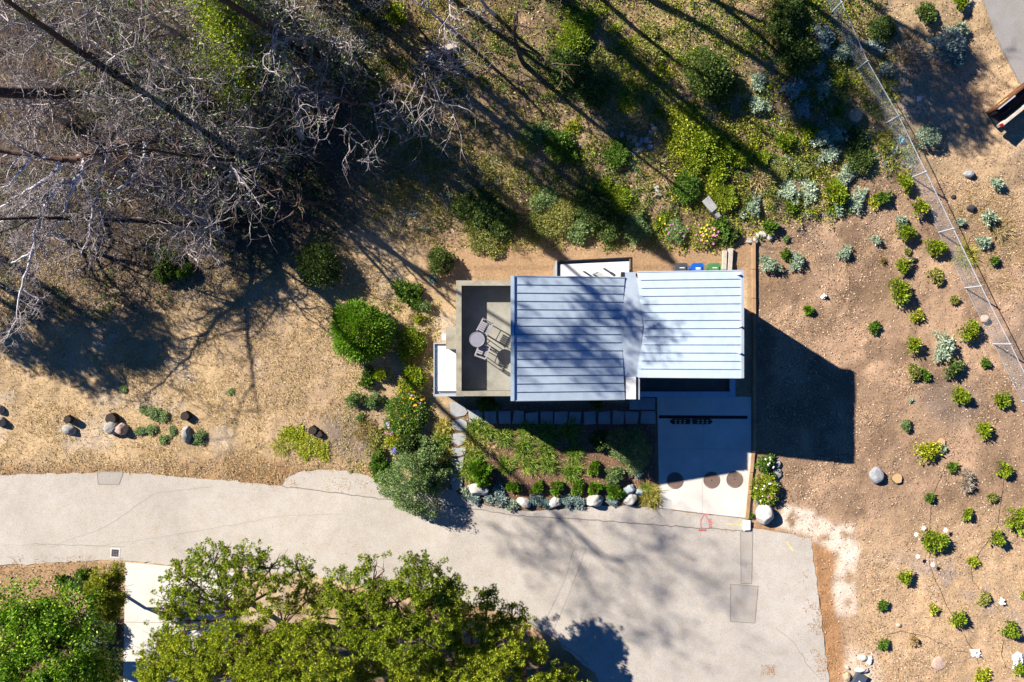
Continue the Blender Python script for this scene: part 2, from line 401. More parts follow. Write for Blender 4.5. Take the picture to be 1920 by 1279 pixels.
def seam(pxs, w, mat='crack', z=0.034, wob=0.02, parent=None, name='crack'):
    w_pts = [P(*p) for p in pxs]; out = []
    for a, b in zip(w_pts[:-1], w_pts[1:]):
        k = max(1, int((b - a).length / 0.25))
        for j in range(k):
            q = a.lerp(b, j / k); out.append((q.x + rr.normal(0, wob), q.y + rr.normal(0, wob)))
    out.append(w_pts[-1].xy[:])
    return MB().ribbon(out, w, z).build(name, M[mat], parent or road)
seam([(530, 911), (620, 923), (720, 936), (800, 943), (866, 951), (970, 967), (1084, 973), (1230, 984), (1392, 995)], 0.05)
seam([(0, 1021), (70, 1022), (100, 1023), (200, 987), (290, 925), (400, 912)], 0.022, 'asphalt2')
seam([(200, 1022), (300, 1007), (430, 985), (520, 968), (640, 963)], 0.025, 'asphalt2')
seam([(60, 1020), (180, 1023), (235, 1025)], 0.02)
seam([(1078, 1020), (1060, 1085), (1022, 1165)], 0.014, 'crack', wob=0.006)
seam([(1098, 1031), (1068, 1110), (1034, 1191)], 0.014, 'crack', wob=0.006)
seam([(1078, 1020), (1098, 1031)], 0.014, 'crack', wob=0.006); seam([(1022, 1165), (1042, 1172)], 0.014, 'crack', wob=0.006)
seam([(1034, 1193), (1080, 1225), (1104, 1246)], 0.03)
seam([(1455, 1178), (1490, 1205), (1510, 1240), (1540, 1275)], 0.02)
def patch(pxs, name, mat='asphalt2', border=True, z=0.034):
    w = [P(*p).xy[:] for p in pxs]
    MB().prism(w, 0.0, z).build(name, M[mat], road)
    if border: MB().ribbon(w + [w[0]], 0.03, z + 0.004).build('crack', M['crack'], road)
patch([(183, 887), (190, 884), (232, 885), (224, 908), (185, 908)], 'asphalt_patch', 'asphalt2')
patch([(1388, 997), (1411, 997), (1409, 1094), (1389, 1094)], 'asphalt_patch')
patch([(1369, 1095), (1421, 1099), (1415, 1168), (1369, 1165)], 'asphalt_patch')
# utility paint marks
mb = MB(); Z = 0.037
for ln, w in (([(1313, 962), (1330, 964)], .05), ([(1311, 994), (1323, 994)], .09), ([(1321, 963), (1314, 975), (1313.5, 982), (1315.5, 993)], .035),
              ([(1321.5, 963), (1327, 973), (1330, 980)], .035)):
    mb.ribbon([P(*p).xy for p in ln], w, Z); Z += 0.0006
mb.build('survey_mark', M['redpaint'], road)
mb = MB(); Z = 0.037                      # the sprayed letters, read from the side
for k, strokes in enumerate(([[(334, 973), (329.5, 973), (329.5, 975.5), (333.5, 976)]], [[(334.5, 978), (334.5, 980.5), (332, 980.5), (332, 978), (329.5, 978), (329.5, 980.5)]],
                             [[(329.5, 982.5), (334.5, 983.5), (329.5, 985)], [(331.5, 983), (331.5, 984.5)]], [[(329.5, 987), (334.5, 987), (334, 989), (330, 989), (329.5, 987)]])):
    for st_ in strokes:
        mb.ribbon([P(1000 + a, b).xy for a, b in st_], 0.028, Z); Z += 0.0006
mb.build('survey_letters', M['redpaint'], road)
mb = MB().ribbon([P(1361, 982).xy, P(1380, 983.5).xy, P(1391, 984).xy], .045, .037).ribbon([P(1380, 983).xy, P(1385, 979).xy, P(1388, 973).xy], .04, .039)
mb.build('survey_mark', M['yellowpaint'], road)
MB().ribbon([P(1475, 1016).xy, P(1486, 1032).xy], .06, .037).build('survey_mark', M['yellowpaint'], road)
upr = MB()
w = [P(*p) for p in UPROAD]
upr.prism([p.xy[:] for p in w], [p.z - 0.1 for p in w], [p.z + 0.12 for p in w])
uproad = upr.build('road', M['asphalt3']); tag(uproad, kind='structure')
mb = MB(); a, b = P(1908, 55), P(1930, 130)
mb.add([(a.x, a.y, a.z + .14), (b.x, b.y, b.z + .14), (b.x + .12, b.y, b.z + .14), (a.x + .12, a.y, a.z + .14)], [(0, 1, 2, 3)])
mb.build('road_marking', M['yellowpaint'], uproad)

dr = MB().prism([P(*p).xy[:] for p in DRIVE], -0.1, 0.045).build('driveway', M['concrete']); tag(dr, kind='structure')
MB().prism([P(*p).xy[:] for p in [(1235, 778.5), (1401, 779.5), (1401, 785.5), (1235, 784.5)]], 0, 0.049).build('trench_drain', M['black'], dr)
for (x, y, lab) in ((1265.5, 901, 'in the house shadow'), (1334, 900, 'cut by the shadow edge'), (1377, 899, 'mostly in sun')):
    c = P(x, y)
    o = MB().disc(c, 0.375, 0.0, 0.052, 40).build('tank_cover', M['rustydisc'], dr)
    m_ = MB()
    for k in range(40):
        a0, a1 = 2 * pi * k / 40, 2 * pi * (k + 1) / 40
        m_.prism([(c.x + .385 * cos(a0), c.y + .385 * sin(a0)), (c.x + .42 * cos(a0), c.y + .42 * sin(a0)), (c.x + .42 * cos(a1), c.y + .42 * sin(a1)), (c.x + .385 * cos(a1), c.y + .385 * sin(a1))], 0.0, 0.056)
    m_.build('cover_ring', M['rustydisc'], o)
    MB().disc(c, 0.03, 0.0, 0.056, 8).build('lift_hole', M['black'], o)
d2 = MB().prism([P(*p).xy[:] for p in DRIVE2], -0.1, 0.04).build('driveway', M['concrete']); tag(d2, kind='structure')
MB().ribbon([P(323, 1063).xy, P(322, 1250).xy], 0.02, 0.043).build('joint', M['crack'], d2)
MB().ribbon([P(236, 1166).xy, P(400, 1168).xy], 0.02, 0.0435).build('joint', M['crack'], d2)
for a_, b_, z_ in (((1318, 786), (1316, 962), .0492), ((1234, 842), (1409, 842), .0496)): MB().ribbon([P(*a_).xy, P(*b_).xy], 0.014, z_).build('joint', M['asphalt2'], dr)
# rubber kerb ramps at the drain
for i, (x0, x1, lab) in enumerate(((1256, 1293, 'black rubber kerb ramp with reflectors, the one beside the garden edge'),
                              (1298, 1335, 'black rubber kerb ramp with reflectors, the one nearer the timber wall'))):
    a = P(x0, 785.5); b = P(x1, 795); r = empty('rubber_ramp', ((a.x + b.x) / 2, (a.y + b.y) / 2, 0.045), label=lab, cat='ramp', group='kerb ramps at the drain')
    hw = (b.x - a.x) / 2; hd = (a.y - b.y) / 2; k = 0.12
    e = [(-hw, hd), (-hw, -hd), (hw, -hd), (hw, hd)]
    e = [(-hw + k, hd), (-hw, 0.03), (-hw, -0.03), (-hw + k, -hd), (hw, -hd), (hw, hd)] if i == 0 else [(-hw, hd), (-hw, -hd), (hw - k, -hd), (hw, -0.03), (hw, 0.03), (hw - k, hd)]
    MB().prism(e, 0, [0.1 if p[1] > 0.05 else 0.035 for p in e]).build('wedge', M['black'], r)
    for cx in (-.22, 0, .22):
        for cy in (-.06, .06):
            MB().box(cx - .05, cx + .05, cy - .02, cy + .02, 0.03, 0.112 if cy > 0 else 0.082).build('reflector', M['reflect'], r)
# storm drain grate
g = P(216, 1037, 0.03); r = empty('storm_drain', g, radians(-4), label='square dark storm drain grate in a pale frame at the road edge', cat='drain')
mb = MB()
for a in ((-.24, .24, .185, .24), (-.24, .24, -.24, -.185), (-.24, -.185, -.185, .185), (.185, .24, -.185, .185)): mb.box(a[0], a[1], a[2], a[3], -0.05, 0.012)
mb.build('frame', M['concrete'], r)
MB().box(-.184, .184, -.184, .184, -0.05, 0.002).build('pit', M['black'], r)
M['iron'] = mat_plain('grey_iron', (.16, .16, .18), 0.6, 0.3)
for k in range(5): MB().box(-.184, .184, -.16 + k * .08 - .012, -.16 + k * .08 + .012, 0.003, 0.009).build('bar', M['iron'], r)
for k in range(5): MB().box(-.16 + k * .08 - .012, -.16 + k * .08 + .012, -.184, .184, 0.0035, 0.0085).build('bar', M['iron'], r)
# ------------------------------------------------------------------ the house
def metal_roof(name, c, rough, metal):
    t = NT(name)
    a = t.ramp(t.noise(0.7, 4, 0.5, 'pos'), [(0.3, tuple(np.array(c) * 0.9)), (0.7, c)])
    s_ = t.ramp(t.noise(3.5, 6, 0.7, 'pos'), [(0.28, 0.86), (0.6, 1.0)])
    return t.principled(t.mix(a, s_, 1, 'MULTIPLY'), rough, metal, t.bump(t.noise(1.6, 2, 0.5, 'pos'), 0.12, 0.02), 0.4)
M['roof'] = metal_roof('blue_grey_metal', (.45, .54, .61), 0.5, 0.2)
M['seam'] = metal_roof('seam_metal', (.11, .17, .27), 0.5, 0.3)
M['flash'] = metal_roof('zinc_flashing', (.43, .50, .56), 0.5, 0.3)
M['white_membrane'] = mat_plain('white_membrane', (.66, .65, .625), 0.8, var=0.08, scale=1.2, fine=12, coord='pos')
M['stucco'] = mat_plain('grey_stucco', (.26, .255, .235), 0.9, var=0.12, scale=1.5, coord='pos')
M['cap'] = mat_plain('weathered_concrete_cap', (.335, .305, .225), 0.9, var=0.28, scale=2.5, fine=18, coord='pos')
M['deck'] = mat_plain('deck_concrete', (.31, .30, .25), 0.85, var=0.25, scale=1.4, fine=12, coord='pos')
M['darkmetal'] = mat_plain('dark_metal', (.035, .035, .045), 0.5, 0.4)
M['pvc'] = mat_plain('white_pipe', (.75, .75, .74), 0.5, var=0.08)
M['timber'] = mat_plain('weathered_timber', (.38, .24, .13), 0.85, var=0.28, scale=1.6, fine=22, coord='pos')
t = NT('window_glass'); M['glass'] = t.principled((.02, .03, .04), 0.08, 0, None, 0.6)
house = empty('house', (5, 0, 0), label='modern two-storey house with blue-grey standing seam butterfly roof', cat='house')
HX = -5.0   # the empty stands at x = 5; parts are built in world coordinates and shifted
def hp(mb, name, mat, parent=None, **kw):
    if parent is None:
        return mb.build(name, M[mat], house, loc=(HX, 0, 0), **kw)
    return mb.build(name, M[mat], parent, **kw)
# walls
lw = hp(MB().box(0.22, 5.55, -2.30, 2.62, -0.1, 4.95), 'wall', 'stucco')
rw = hp(MB().box(5.56, 9.78, -1.42, 2.88, -0.1, 5.0), 'wall', 'stucco')
hp(MB().box(5.58, 10.18, -2.52, -1.43, -0.1, 2.75), 'wall', 'stucco')            # garage front under the balcony
hp(MB().box(9.79, 10.18, -1.425, 2.6, -0.1, 2.75), 'wall', 'stucco')
hp(MB().box(-2.50, 0.21, -2.46, 2.70, -0.1, 3.05), 'wall', 'stucco')              # below the roof terrace
# raked wall tops closing the gap to the sloping roofs
hp(MB().prism([(0.22, 2.62), (0.22, -2.30), (4.6, -2.30), (4.6, 2.62)], [4.951] * 4, [5.72, 5.72, 5.02, 5.02]), 'wall_head', 'stucco')
hp(MB().prism([(5.9, 2.88), (5.9, -1.42), (9.78, -1.42), (9.78, 2.88)], [5.001] * 4, [5.06, 5.06, 5.62, 5.62]), 'wall_head', 'stucco')
# left roof: slopes down to the right; right roof: slopes down to the left
def lz(x): return 5.90 - 0.165 * x
def rz_(x): return 5.80 - 0.165 * (9.94 - x)
def sloped_panel(x0a, x0b, x1a, x1b, ya, yb, zf, th=0.05):
    """panel between y=ya (top) and y=yb; left end x0a..x0b, right end x1a..x1b"""
    pts = [(x0a, ya), (x0b, yb), (x1b, yb), (x1a, ya)]
    z = [zf(p[0]) for p in pts]
    return MB().prism(pts, [q - th for q in z], z)
LY0, LY1 = 2.775, -2.545; NL = 15
def l_edge(y):   # right end of the left roof, bent at the cricket
    m = 0.09; return 4.95 - 0.17 * (1 - abs(y - 0.62) / (LY0 - 0.62) if y > 0.62 else 1 - (0.62 - y) / (0.62 + 2.545)) * 1.0
for k in range(NL):
    ya = LY0 + (LY1 - LY0) * k / NL; yb = LY0 + (LY1 - LY0) * (k + 1) / NL
    o = hp(sloped_panel(0.0, 0.0, l_edge(ya), l_edge(yb), ya - 0.004, yb + 0.004, lz), 'roof_panel', 'roof')
    if k:
        s_ = sloped_panel(0.10, 0.10, l_edge(ya) - .01, l_edge(ya) - .01, ya + 0.012, ya - 0.012, lambda x: lz(x) + 0.03, 0.09)
        hp(s_, 'roof_seam', 'seam')
hp(MB().prism([(-0.06, LY0 + .02), (-0.06, LY1 - .02), (0.10, LY1 - .02), (0.10, LY0 + .02)], [5.70] * 4, [lz(-.06) + .05, lz(-.06) + .05, lz(.1) + .05, lz(.1) + .05]), 'roof_edge', 'roof')
hp(MB().prism([(0.085, LY0), (0.085, LY1), (0.125, LY1), (0.125, LY0)], [5.75] * 4, [lz(.1) + .056] * 4), 'roof_edge', 'seam')
for yy in (LY0 + .012, LY1 - .012):
    hp(MB().prism([(0.101, yy + .02), (0.101, yy - .02), (4.95, yy - .02), (4.95, yy + .02)], [lz(.1) - .16, lz(.1) - .16, lz(4.95) - .16, lz(4.95) - .16],
                  [lz(.1) + .03, lz(.1) + .03, lz(4.95) + .03, lz(4.95) + .03]), 'fascia', 'flash')
RY0, RY1 = 3.02, -1.575; NR = 13
def r_edge(y):
    return 5.50 + 0.22 * (1 - (y - 0.62) / (RY0 - 0.62) if y > 0.62 else 1 - (0.62 - y) / (0.62 + 1.575))
for k in range(NR):
    ya = RY0 + (RY1 - RY0) * k / NR; yb = RY0 + (RY1 - RY0) * (k + 1) / NR
    hp(sloped_panel(r_edge(ya), r_edge(yb), 9.90, 9.90, ya - 0.004, yb + 0.004, rz_), 'roof_panel', 'roof')
    if k:
        hp(sloped_panel(r_edge(ya) + .12, r_edge(ya) + .12, 9.80, 9.80, ya + 0.011, ya - 0.011, lambda x: rz_(x) + 0.028, 0.08), 'roof_seam', 'seam')
hp(MB().prism([(9.84, RY0 + .02), (9.84, RY1 - .02), (9.96, RY1 - .02), (9.96, RY0 + .02)], [5.6] * 4, [5.83] * 4), 'roof_edge', 'flash')
for yy in (RY0 + .012, RY1 - .012):
    hp(MB().prism([(5.52, yy + .02), (5.52, yy - .02), (9.839, yy - .02), (9.839, yy + .02)], [rz_(5.5) - .16, rz_(5.5) - .16, rz_(9.84) - .16, rz_(9.84) - .16],
                  [rz_(5.5) + .03, rz_(5.5) + .03, rz_(9.84) + .03, rz_(9.84) + .03]), 'fascia', 'flash')
# valley gutter with its cricket (two sloping sheets that meet at a ridge)
zv = 5.03
def vsheet(y0, y1, z0, z1):
    return MB().add([(l_edge(y0) - .02, y0, z0), (l_edge(y1) - .02, y1, z1), (r_edge(y1) + .01, y1, z1), (r_edge(y0) + .01, y0, z0)], [(0, 1, 2, 3)])
cr = [(2.9, 5.0), (0.62, 5.17), (-1.57, 5.02)]
hp(vsheet(2.77, 0.62, 5.02, 5.155), 'valley_sheet', 'flash')
hp(vsheet(0.62, -1.57, 5.155, 5.02), 'valley_sheet', 'flash')
hp(MB().box(4.93, 5.44, 2.76, 3.03, 4.8, 5.0), 'valley_end', 'flash')
hp(MB().box(5.0, 5.44, -2.555, -1.575, 4.85, 5.04), 'valley_end', 'white_membrane')
hp(MB().box(5.441, 5.60, -2.555, -1.60, 4.7, 4.98), 'gutter', 'darkmetal')
hp(MB().box(5.56, 5.612, -2.57, -1.60, 4.7, 5.02), 'gutter_lip', 'flash')
hp(MB().box(4.80, 4.93, 2.80, 3.03, 4.8, 5.03), 'gutter', 'darkmetal')
hp(MB().ribbon([(4.79, 0.62), (5.71, 0.62)], 0.04, 5.162), 'cricket_ridge', 'seam')
# roof vents
for (x, y) in ((1384, 514), (1387, 611), (1386, 661)):
    q = P(x, y, 5.78)
    hp(MB().tube((q.x - .02, q.y, 5.6), (q.x - .02, q.y, 5.98), 0.05, n=12), 'roof_vent', 'pvc', smooth_shade=False)
# roof terrace
def cap(x0, x1, y0, y1, z=4.0): return MB().box(x0, x1, y0, y1, z - .06, z)
zt = 4.0
hp(MB().box(-2.30, 0.20, -2.28, 2.52, 3.02, 3.10), 'terrace_floor', 'deck')
hp(MB().box(-2.50, -2.31, -2.46, 2.70, 3.051, 3.94), 'parapet', 'stucco'); hp(MB().box(-2.309, 0.2, 2.53, 2.70, 3.051, 3.94), 'parapet', 'stucco')
hp(MB().box(-2.309, 0.2, -2.46, -2.29, 3.051, 3.94), 'parapet', 'stucco')
hp(cap(-2.53, -2.285, -2.49, 2.74), 'parapet_cap', 'cap'); hp(cap(-2.284, 0.15, 2.505, 2.74), 'parapet_cap', 'cap'); hp(cap(-2.284, 0.15, -2.49, -2.265), 'parapet_cap', 'cap')
# chimney block on the terrace wall, with its flue box
q0 = P(836, 612, 3.8); q1 = P(859, 655, 3.8)
hp(MB().box(q0.x, -2.532, q1.y, q0.y, -0.1, 3.8), 'chimney', 'cap')
hp(MB().box(q0.x - .22, q0.x - .004, q1.y + .42, q1.y + .70, 2.6, 3.3), 'flue_box', 'pvc')
# low white roof beside the terrace
q0 = P(813, 643, 2.4); q1 = P(866, 743, 2.4)
hp(MB().box(q0.x + .06, -2.502, q1.y + .06, q0.y - .06, -0.1, 2.3), 'side_wall', 'stucco')
hp(MB().box(q0.x + .20, -2.535, q1.y + .24, q0.y - .14, 2.301, 2.40), 'side_roof', 'white_membrane')
hp(MB().box(q0.x, q0.x + .05, q1.y, q0.y, 2.25, 2.45), 'side_gutter', 'flash'); hp(MB().box(q0.x + .051, -2.54, q0.y - .05, q0.y, 2.25, 2.45), 'side_gutter', 'flash')
hp(MB().box(q0.x + .051, -2.26, q1.y, q1.y + .10, 2.25, 2.44), 'side_gutter', 'flash')
hp(MB().box(q0.x + .051, q0.x + .199, q1.y + .101, q0.y - .051, 2.25, 2.33), 'gutter_trough', 'flash')
for yy in (q0.y - .3, q0.y - 1.4, q0.y - 2.1): hp(MB().box(q0.x + .052, q0.x + .198, yy - .012, yy + .012, 2.40, 2.425), 'gutter_hanger', 'seam')
# rear bump-out with white roof, dark parapet edge and vent pipes
zb = 2.9
a = P(1042, 489, zb); b = P(1186, 482, zb); xl, xr = a.x, b.x
pl = [(xl, 2.63), (xl, a.y), (xr, b.y), (xr, 2.89), (5.552, 2.89), (5.552, 2.63)]
hp(MB().prism([(xl + .05, 2.63), (xl + .05, a.y - .05), (5.5, b.y - .05), (5.5, 2.63)], -0.1, 2.7), 'rear_wall', 'stucco')
hp(MB().prism([(xl + .20, 2.63), (xl + .20, a.y - .16), (xr - .14, b.y - .19), (xr - .14, 2.9), (5.4, 2.9), (5.4, 2.63)], 2.701, 2.78), 'rear_roof', 'white_membrane')
for (p0, p1, p2, p3, mt) in (((xl, 2.7), (xl, a.y), (xl + .06, a.y), (xl + .06, 2.7), 'flash'), ((xl + .061, a.y - .055), (xl + .061, a.y), (xr - .055, b.y), (xr - .055, b.y - .055), 'darkmetal'),
                             ((xr - .054, 3.04), (xr - .054, b.y), (xr, b.y), (xr, 3.04), 'darkmetal')):
    hp(MB().prism([p0, p1, p2, p3], 2.6, 2.92), 'rear_parapet', mt)
for (x, y, h, bend) in ((1093, 508, .55, 0), (1112, 514, .35, 1), (1130, 502, .40, 0)):
    q = P(x, y, 2.8)
    m_ = MB().tube((q.x, q.y, 2.7), (q.x, q.y, 2.8 + h), 0.045, n=12)
    if bend: m_.tube((q.x, q.y, 2.8 + h - .04), (q.x + .2, q.y + .06, 2.8 + h - .04), 0.04, n=12)
    else: m_.tube((q.x, q.y, 2.8 + h - .1), (q.x, q.y, 2.8 + h + .02), 0.065, n=12)
    hp(m_, 'vent_pipe', 'pvc' if not bend else 'flash')
# balcony under the right roof
hp(MB().box(5.62, 10.0, -2.34, -1.43, 2.76, 2.85), 'balcony_floor', 'deck')
hp(MB().box(5.62, 9.999, -2.52, -2.35, 2.76, 3.54), 'balcony_parapet', 'stucco'); hp(MB().box(10.0, 10.17, -2.52, -1.43, 2.76, 3.54), 'balcony_parapet', 'stucco')
hp(MB().box(5.62, 9.96, -2.56, -2.31, 3.545, 3.6), 'balcony_cap', 'flash'); hp(MB().box(9.961, 10.21, -2.56, -1.40, 3.545, 3.6), 'balcony_cap', 'flash')
# garage door and front windows
gd = hp(MB().box(7.2, 10.0, -2.56, -2.53, 0.05, 2.35), 'garage_door', 'darkmetal')
for k in range(4): hp(MB().box(7.25, 9.95, -2.575, -2.562, 0.1 + k * .56, 0.1 + k * .56 + .5), 'garage_panel', 'flash')
hp(MB().box(6.0, 6.9, -2.56, -2.53, 0.05, 2.15), 'door', 'timber')
for (x0, x1, z0, z1) in ((1.0, 2.4, 0.9, 2.2), (3.0, 4.6, 0.9, 2.2), (0.9, 4.7, 3.2, 4.6)):
    hp(MB().box(x0, x1, -2.345, -2.31, z0, z1), 'window', 'darkmetal'); hp(MB().box(x0 + .06, x1 - .06, -2.36, -2.347, z0 + .06, z1 - .06), 'pane', 'glass')
hp(MB().box(6.0, 9.2, -1.46, -1.425, 2.9, 4.8), 'window', 'darkmetal')
for k in range(3): hp(MB().box(6.05 + k * 1.05, 7.05 + k * 1.05, -1.475, -1.463, 2.95, 4.75), 'pane', 'glass')
# fin wall below the terrace corner (catches the sun beside the path)
a = P(866, 752, 0.0)
hp(MB().box(-0.15, 0.18, -2.9, -2.545, -0.1, 0.9), 'step', 'stucco')

# ------------------------------------------------------------------ terrace furniture (bar-height)
M['alu'] = mat_plain('brushed_aluminium', (.40, .39, .43), 0.4, 0.5, var=0.15)
M['slat'] = mat_plain('pale_grey_slats', (.33, .315, .335), 0.6, 0.1, var=0.12)
FZ = 3.101
def bar_chair(px, py, rot, label):
    q = P(px, py, FZ + 0.7)
    r = empty('bar_chair', (q.x, q.y, FZ), radians(rot), label=label, cat='chair', group='terrace chairs')
    s_ = 0.25
    for sx in (-1, 1):
        MB().tube((sx * s_, -s_, 0), (sx * (s_ - .01), -s_ + .01, 0.98), 0.018).build('leg', M['alu'], r)
        MB().tube((sx * s_, s_, 0), (sx * (s_ - .01), s_ + .10, 1.22), 0.018).build('leg', M['alu'], r)
        MB().box(sx * s_ - .03, sx * s_ + .03, -s_ - .04, s_ + .08, 0.98, 1.0).build('armrest', M['slat'], r)
        MB().tube((sx * s_, -s_, .3), (sx * s_, s_, .3), 0.012).build('rail', M['alu'], r)
    MB().tube((-s_, -s_, .3), (s_, -s_, .3), 0.014).build('footrest', M['alu'], r)
    for k in range(5): MB().box(-s_ + .03, s_ - .03, -.23 + k * .09, -.23 + k * .09 + .068, 0.74, 0.765).build('seat_slat', M['slat'], r)
    for k in range(4): MB().box(-s_ + .03, s_ - .03, s_ + .035 + k * .016, s_ + .05 + k * .016, 0.82 + k * .1, 0.89 + k * .1).build('back_slat', M['slat'], r)
    return r
bar_chair(909, 614, -28, 'pale slatted bar chair on the terrace, on the uphill side of the round table')
bar_chair(905.5, 657, 160, 'pale slatted bar chair on the terrace, on the road side of the round table')
q = P(895, 636, FZ + 1.0); q = P(894.5, 636.5, FZ + 1.0)
r = empty('bar_table', (q.x, q.y, FZ), label='small round brushed metal bar table on the roof terrace', cat='table')
MB().disc((0, 0), 0.34, 0.99, 1.015, 40).build('table_top', M['alu'], r); 
m_ = MB()
ring = [(0.335 * cos(2 * pi * k / 40), 0.335 * sin(2 * pi * k / 40), 1.018) for k in range(41)]
for a_, b_ in zip(ring[:-1], ring[1:]): m_.tube(a_, b_, 0.014, n=6, caps=False)
m_.build('rim', M['alu'], r)
for k in range(4):
    an = pi / 4 + k * pi / 2
    MB().tube((0.27 * cos(an), 0.27 * sin(an), 0), (0.20 * cos(an), 0.20 * sin(an), 0.99), 0.02).build('leg', M['alu'], r)
for k in range(2): MB().tube((0.24 * cos(pi / 4 + k * pi / 2), 0.24 * sin(pi / 4 + k * pi / 2), .3), (-0.24 * cos(pi / 4 + k * pi / 2), -0.24 * sin(pi / 4 + k * pi / 2), .3), 0.012).build('cross_brace', M['alu'], r)

# ------------------------------------------------------------------ bins behind the house
for (x, cname, c, lab) in ((1278.5, 'grey', (.06, .065, .08), 'dark grey wheelie bin behind the house, first of the three bins'),
                           (1308.5, 'blue', (.01, .10, .42), 'blue wheelie bin between the grey and the green bin'),
                           (1340, 'green', (.07, .20, .07), 'green wheelie bin beside the pale edging boards')):
    m_ = mat_plain('bin_' + cname, c, 0.45, var=0.12, spec=0.4)
    q = P(x, 503, 1.05); r = empty('wheelie_bin', (q.x, q.y - .1, 0.02), label=lab, cat='bin', group='wheelie bins behind the house')
    MB().prism([(-.25, -.30), (.25, -.30), (.25, .28), (-.25, .28)], 0.04, 0.96).build('body', m_, r, bevel=0.02)
    lid = MB().prism([(-.31, -.36), (.31, -.36), (.31, .28), (.25, .36), (-.25, .36), (-.31, .28)], [0.97] * 6, [1.02, 1.02, 1.06, 1.03, 1.03, 1.06]).build('lid', m_, r, bevel=0.02)
    MB().box(-.22, .22, -.26, .20, 1.03, 1.075).build('lid_panel', m_, lid, bevel=0.015)
    MB().box(-.12, .12, .10, .135, 1.06, 1.079).build('lid_mark', M['pvc'], lid)
    if cname == 'blue': MB().box(-.11, .11, .035, .085, 1.06, 1.079).build('lid_mark', M['pvc'], lid)
    MB().tube((-.2, -.38, .98), (.2, -.38, .98), .018).build('handle', m_, r)
    for sx in (-1, 1): MB().tube((sx * .24, -.31, .12), (sx * .29, -.31, .12), .12, n=16).build('wheel', M['black'], r)

# ------------------------------------------------------------------ paths: pavers and flagstones
M['slate'] = mat_plain('grey_slate', (.36, .375, .37), 0.8, var=0.22, scale=2.2, fine=15, coord='pos')
walk = empty('stone_path', P(1000, 783), label='path of square grey stone pavers along the front of the house', cat='path')
wl = walk.location
def stone(pxs, name, parent, h=0.06, z0=-0.04):
    w = [P(*p) for p in pxs]; loc = parent.location
    return MB().prism([(p.x - loc.x, p.y - loc.y) for p in w], z0, h).build(name, M['slate'], parent, bevel=0.012)
prs = np.random.default_rng(3)
xs = [962, 986, 1013, 1040, 1067, 1094, 1122, 1149, 1173, 1201]; xe = [982, 1009, 1036, 1063, 1090, 1117, 1144, 1170, 1197, 1228]
for a, b in zip(xs, xe):
    j = prs.normal(0, 0.9, 8)
    stone([(a + j[0], 771.5 + j[1]), (b + j[2], 771.5 + j[3]), (b + j[4], 795 + j[5]), (a + j[6], 795.5 + j[7])], 'paver', walk)
stone([(1180, 746), (1228, 746), (1228, 768), (1180, 768)], 'paver', walk)
for q in ([(878, 769), (905, 769), (905, 794), (880, 792)], [(908, 771), (930, 770), (931, 794), (909, 794)], [(934, 771), (957, 770), (958, 794), (936, 795)]): stone(q, 'paver', walk)
flag = empty('flagstone_path', P(860, 840), label='curved flagstone path stepping down to the road beside the big grey-green bush', cat='path')
for q in ([(843, 752), (868, 758), (877, 772), (872, 779), (856, 782), (845, 776)], [(848, 789), (868, 784), (876, 790), (876, 806), (864, 808), (848, 804)],
          [(849, 813), (873, 811), (875, 822), (870, 832), (860, 836), (849, 828)], [(847, 840), (862, 840), (874, 837), (872, 852), (858, 856), (846, 852)],
          [(846, 859), (858, 860), (870, 856), (868, 880), (861, 885), (848, 872)], [(846, 878), (858, 889), (869, 892), (866, 915), (850, 922), (844, 900)]):
    stone(q, 'flagstone', flag)

# ------------------------------------------------------------------ timber retaining wall beside the drive
tw = empty('timber_wall', P(1411, 700), label='low timber retaining wall running beside the house and driveway', cat='wall'); tl = tw.location
def beam(p0, p1, w, h, z0=0.0, mat='timber'):
    a, b = P(*p0), P(*p1); d = (b - a).normalized(); n_ = Vector((-d.y, d.x, 0)) * (w / 2)
    c = [a - n_, b - n_, b + n_, a + n_]
    return MB().prism([(p.x - tl.x, p.y - tl.y) for p in c], z0, h).build('beam', M[mat], tw, bevel=0.012)
seg = [(1412, 452), (1412, 506), (1412.5, 560), (1413, 640), (1413, 720), (1413.5, 800), (1413, 848)]
for a, b in zip(seg[:-1], seg[1:]): beam(a, (b[0], b[1] - 0.6), 0.17, 0.17 + prs.normal(0, .008), -0.1)
beam((1409, 445), (1409, 458), 0.16, 0.13, -0.1)
for a, b in (((1411.5, 849), (1408, 885)), ((1407.5, 885.6), (1404, 926)), ((1403.8, 926.6), (1400, 972))): beam(a, b, 0.17, 0.14, -0.1)
ke = P(1400, 985)
o = MB().prism([P(*p).xy[:] for p in ((1393, 975), (1406, 975), (1406, 993), (1393, 994))], 0, 0.16).build('kerb_block', M['white_membrane'], bevel=0.02)
tag(o, 'pale concrete kerb block at the foot of the timber wall', 'kerb')
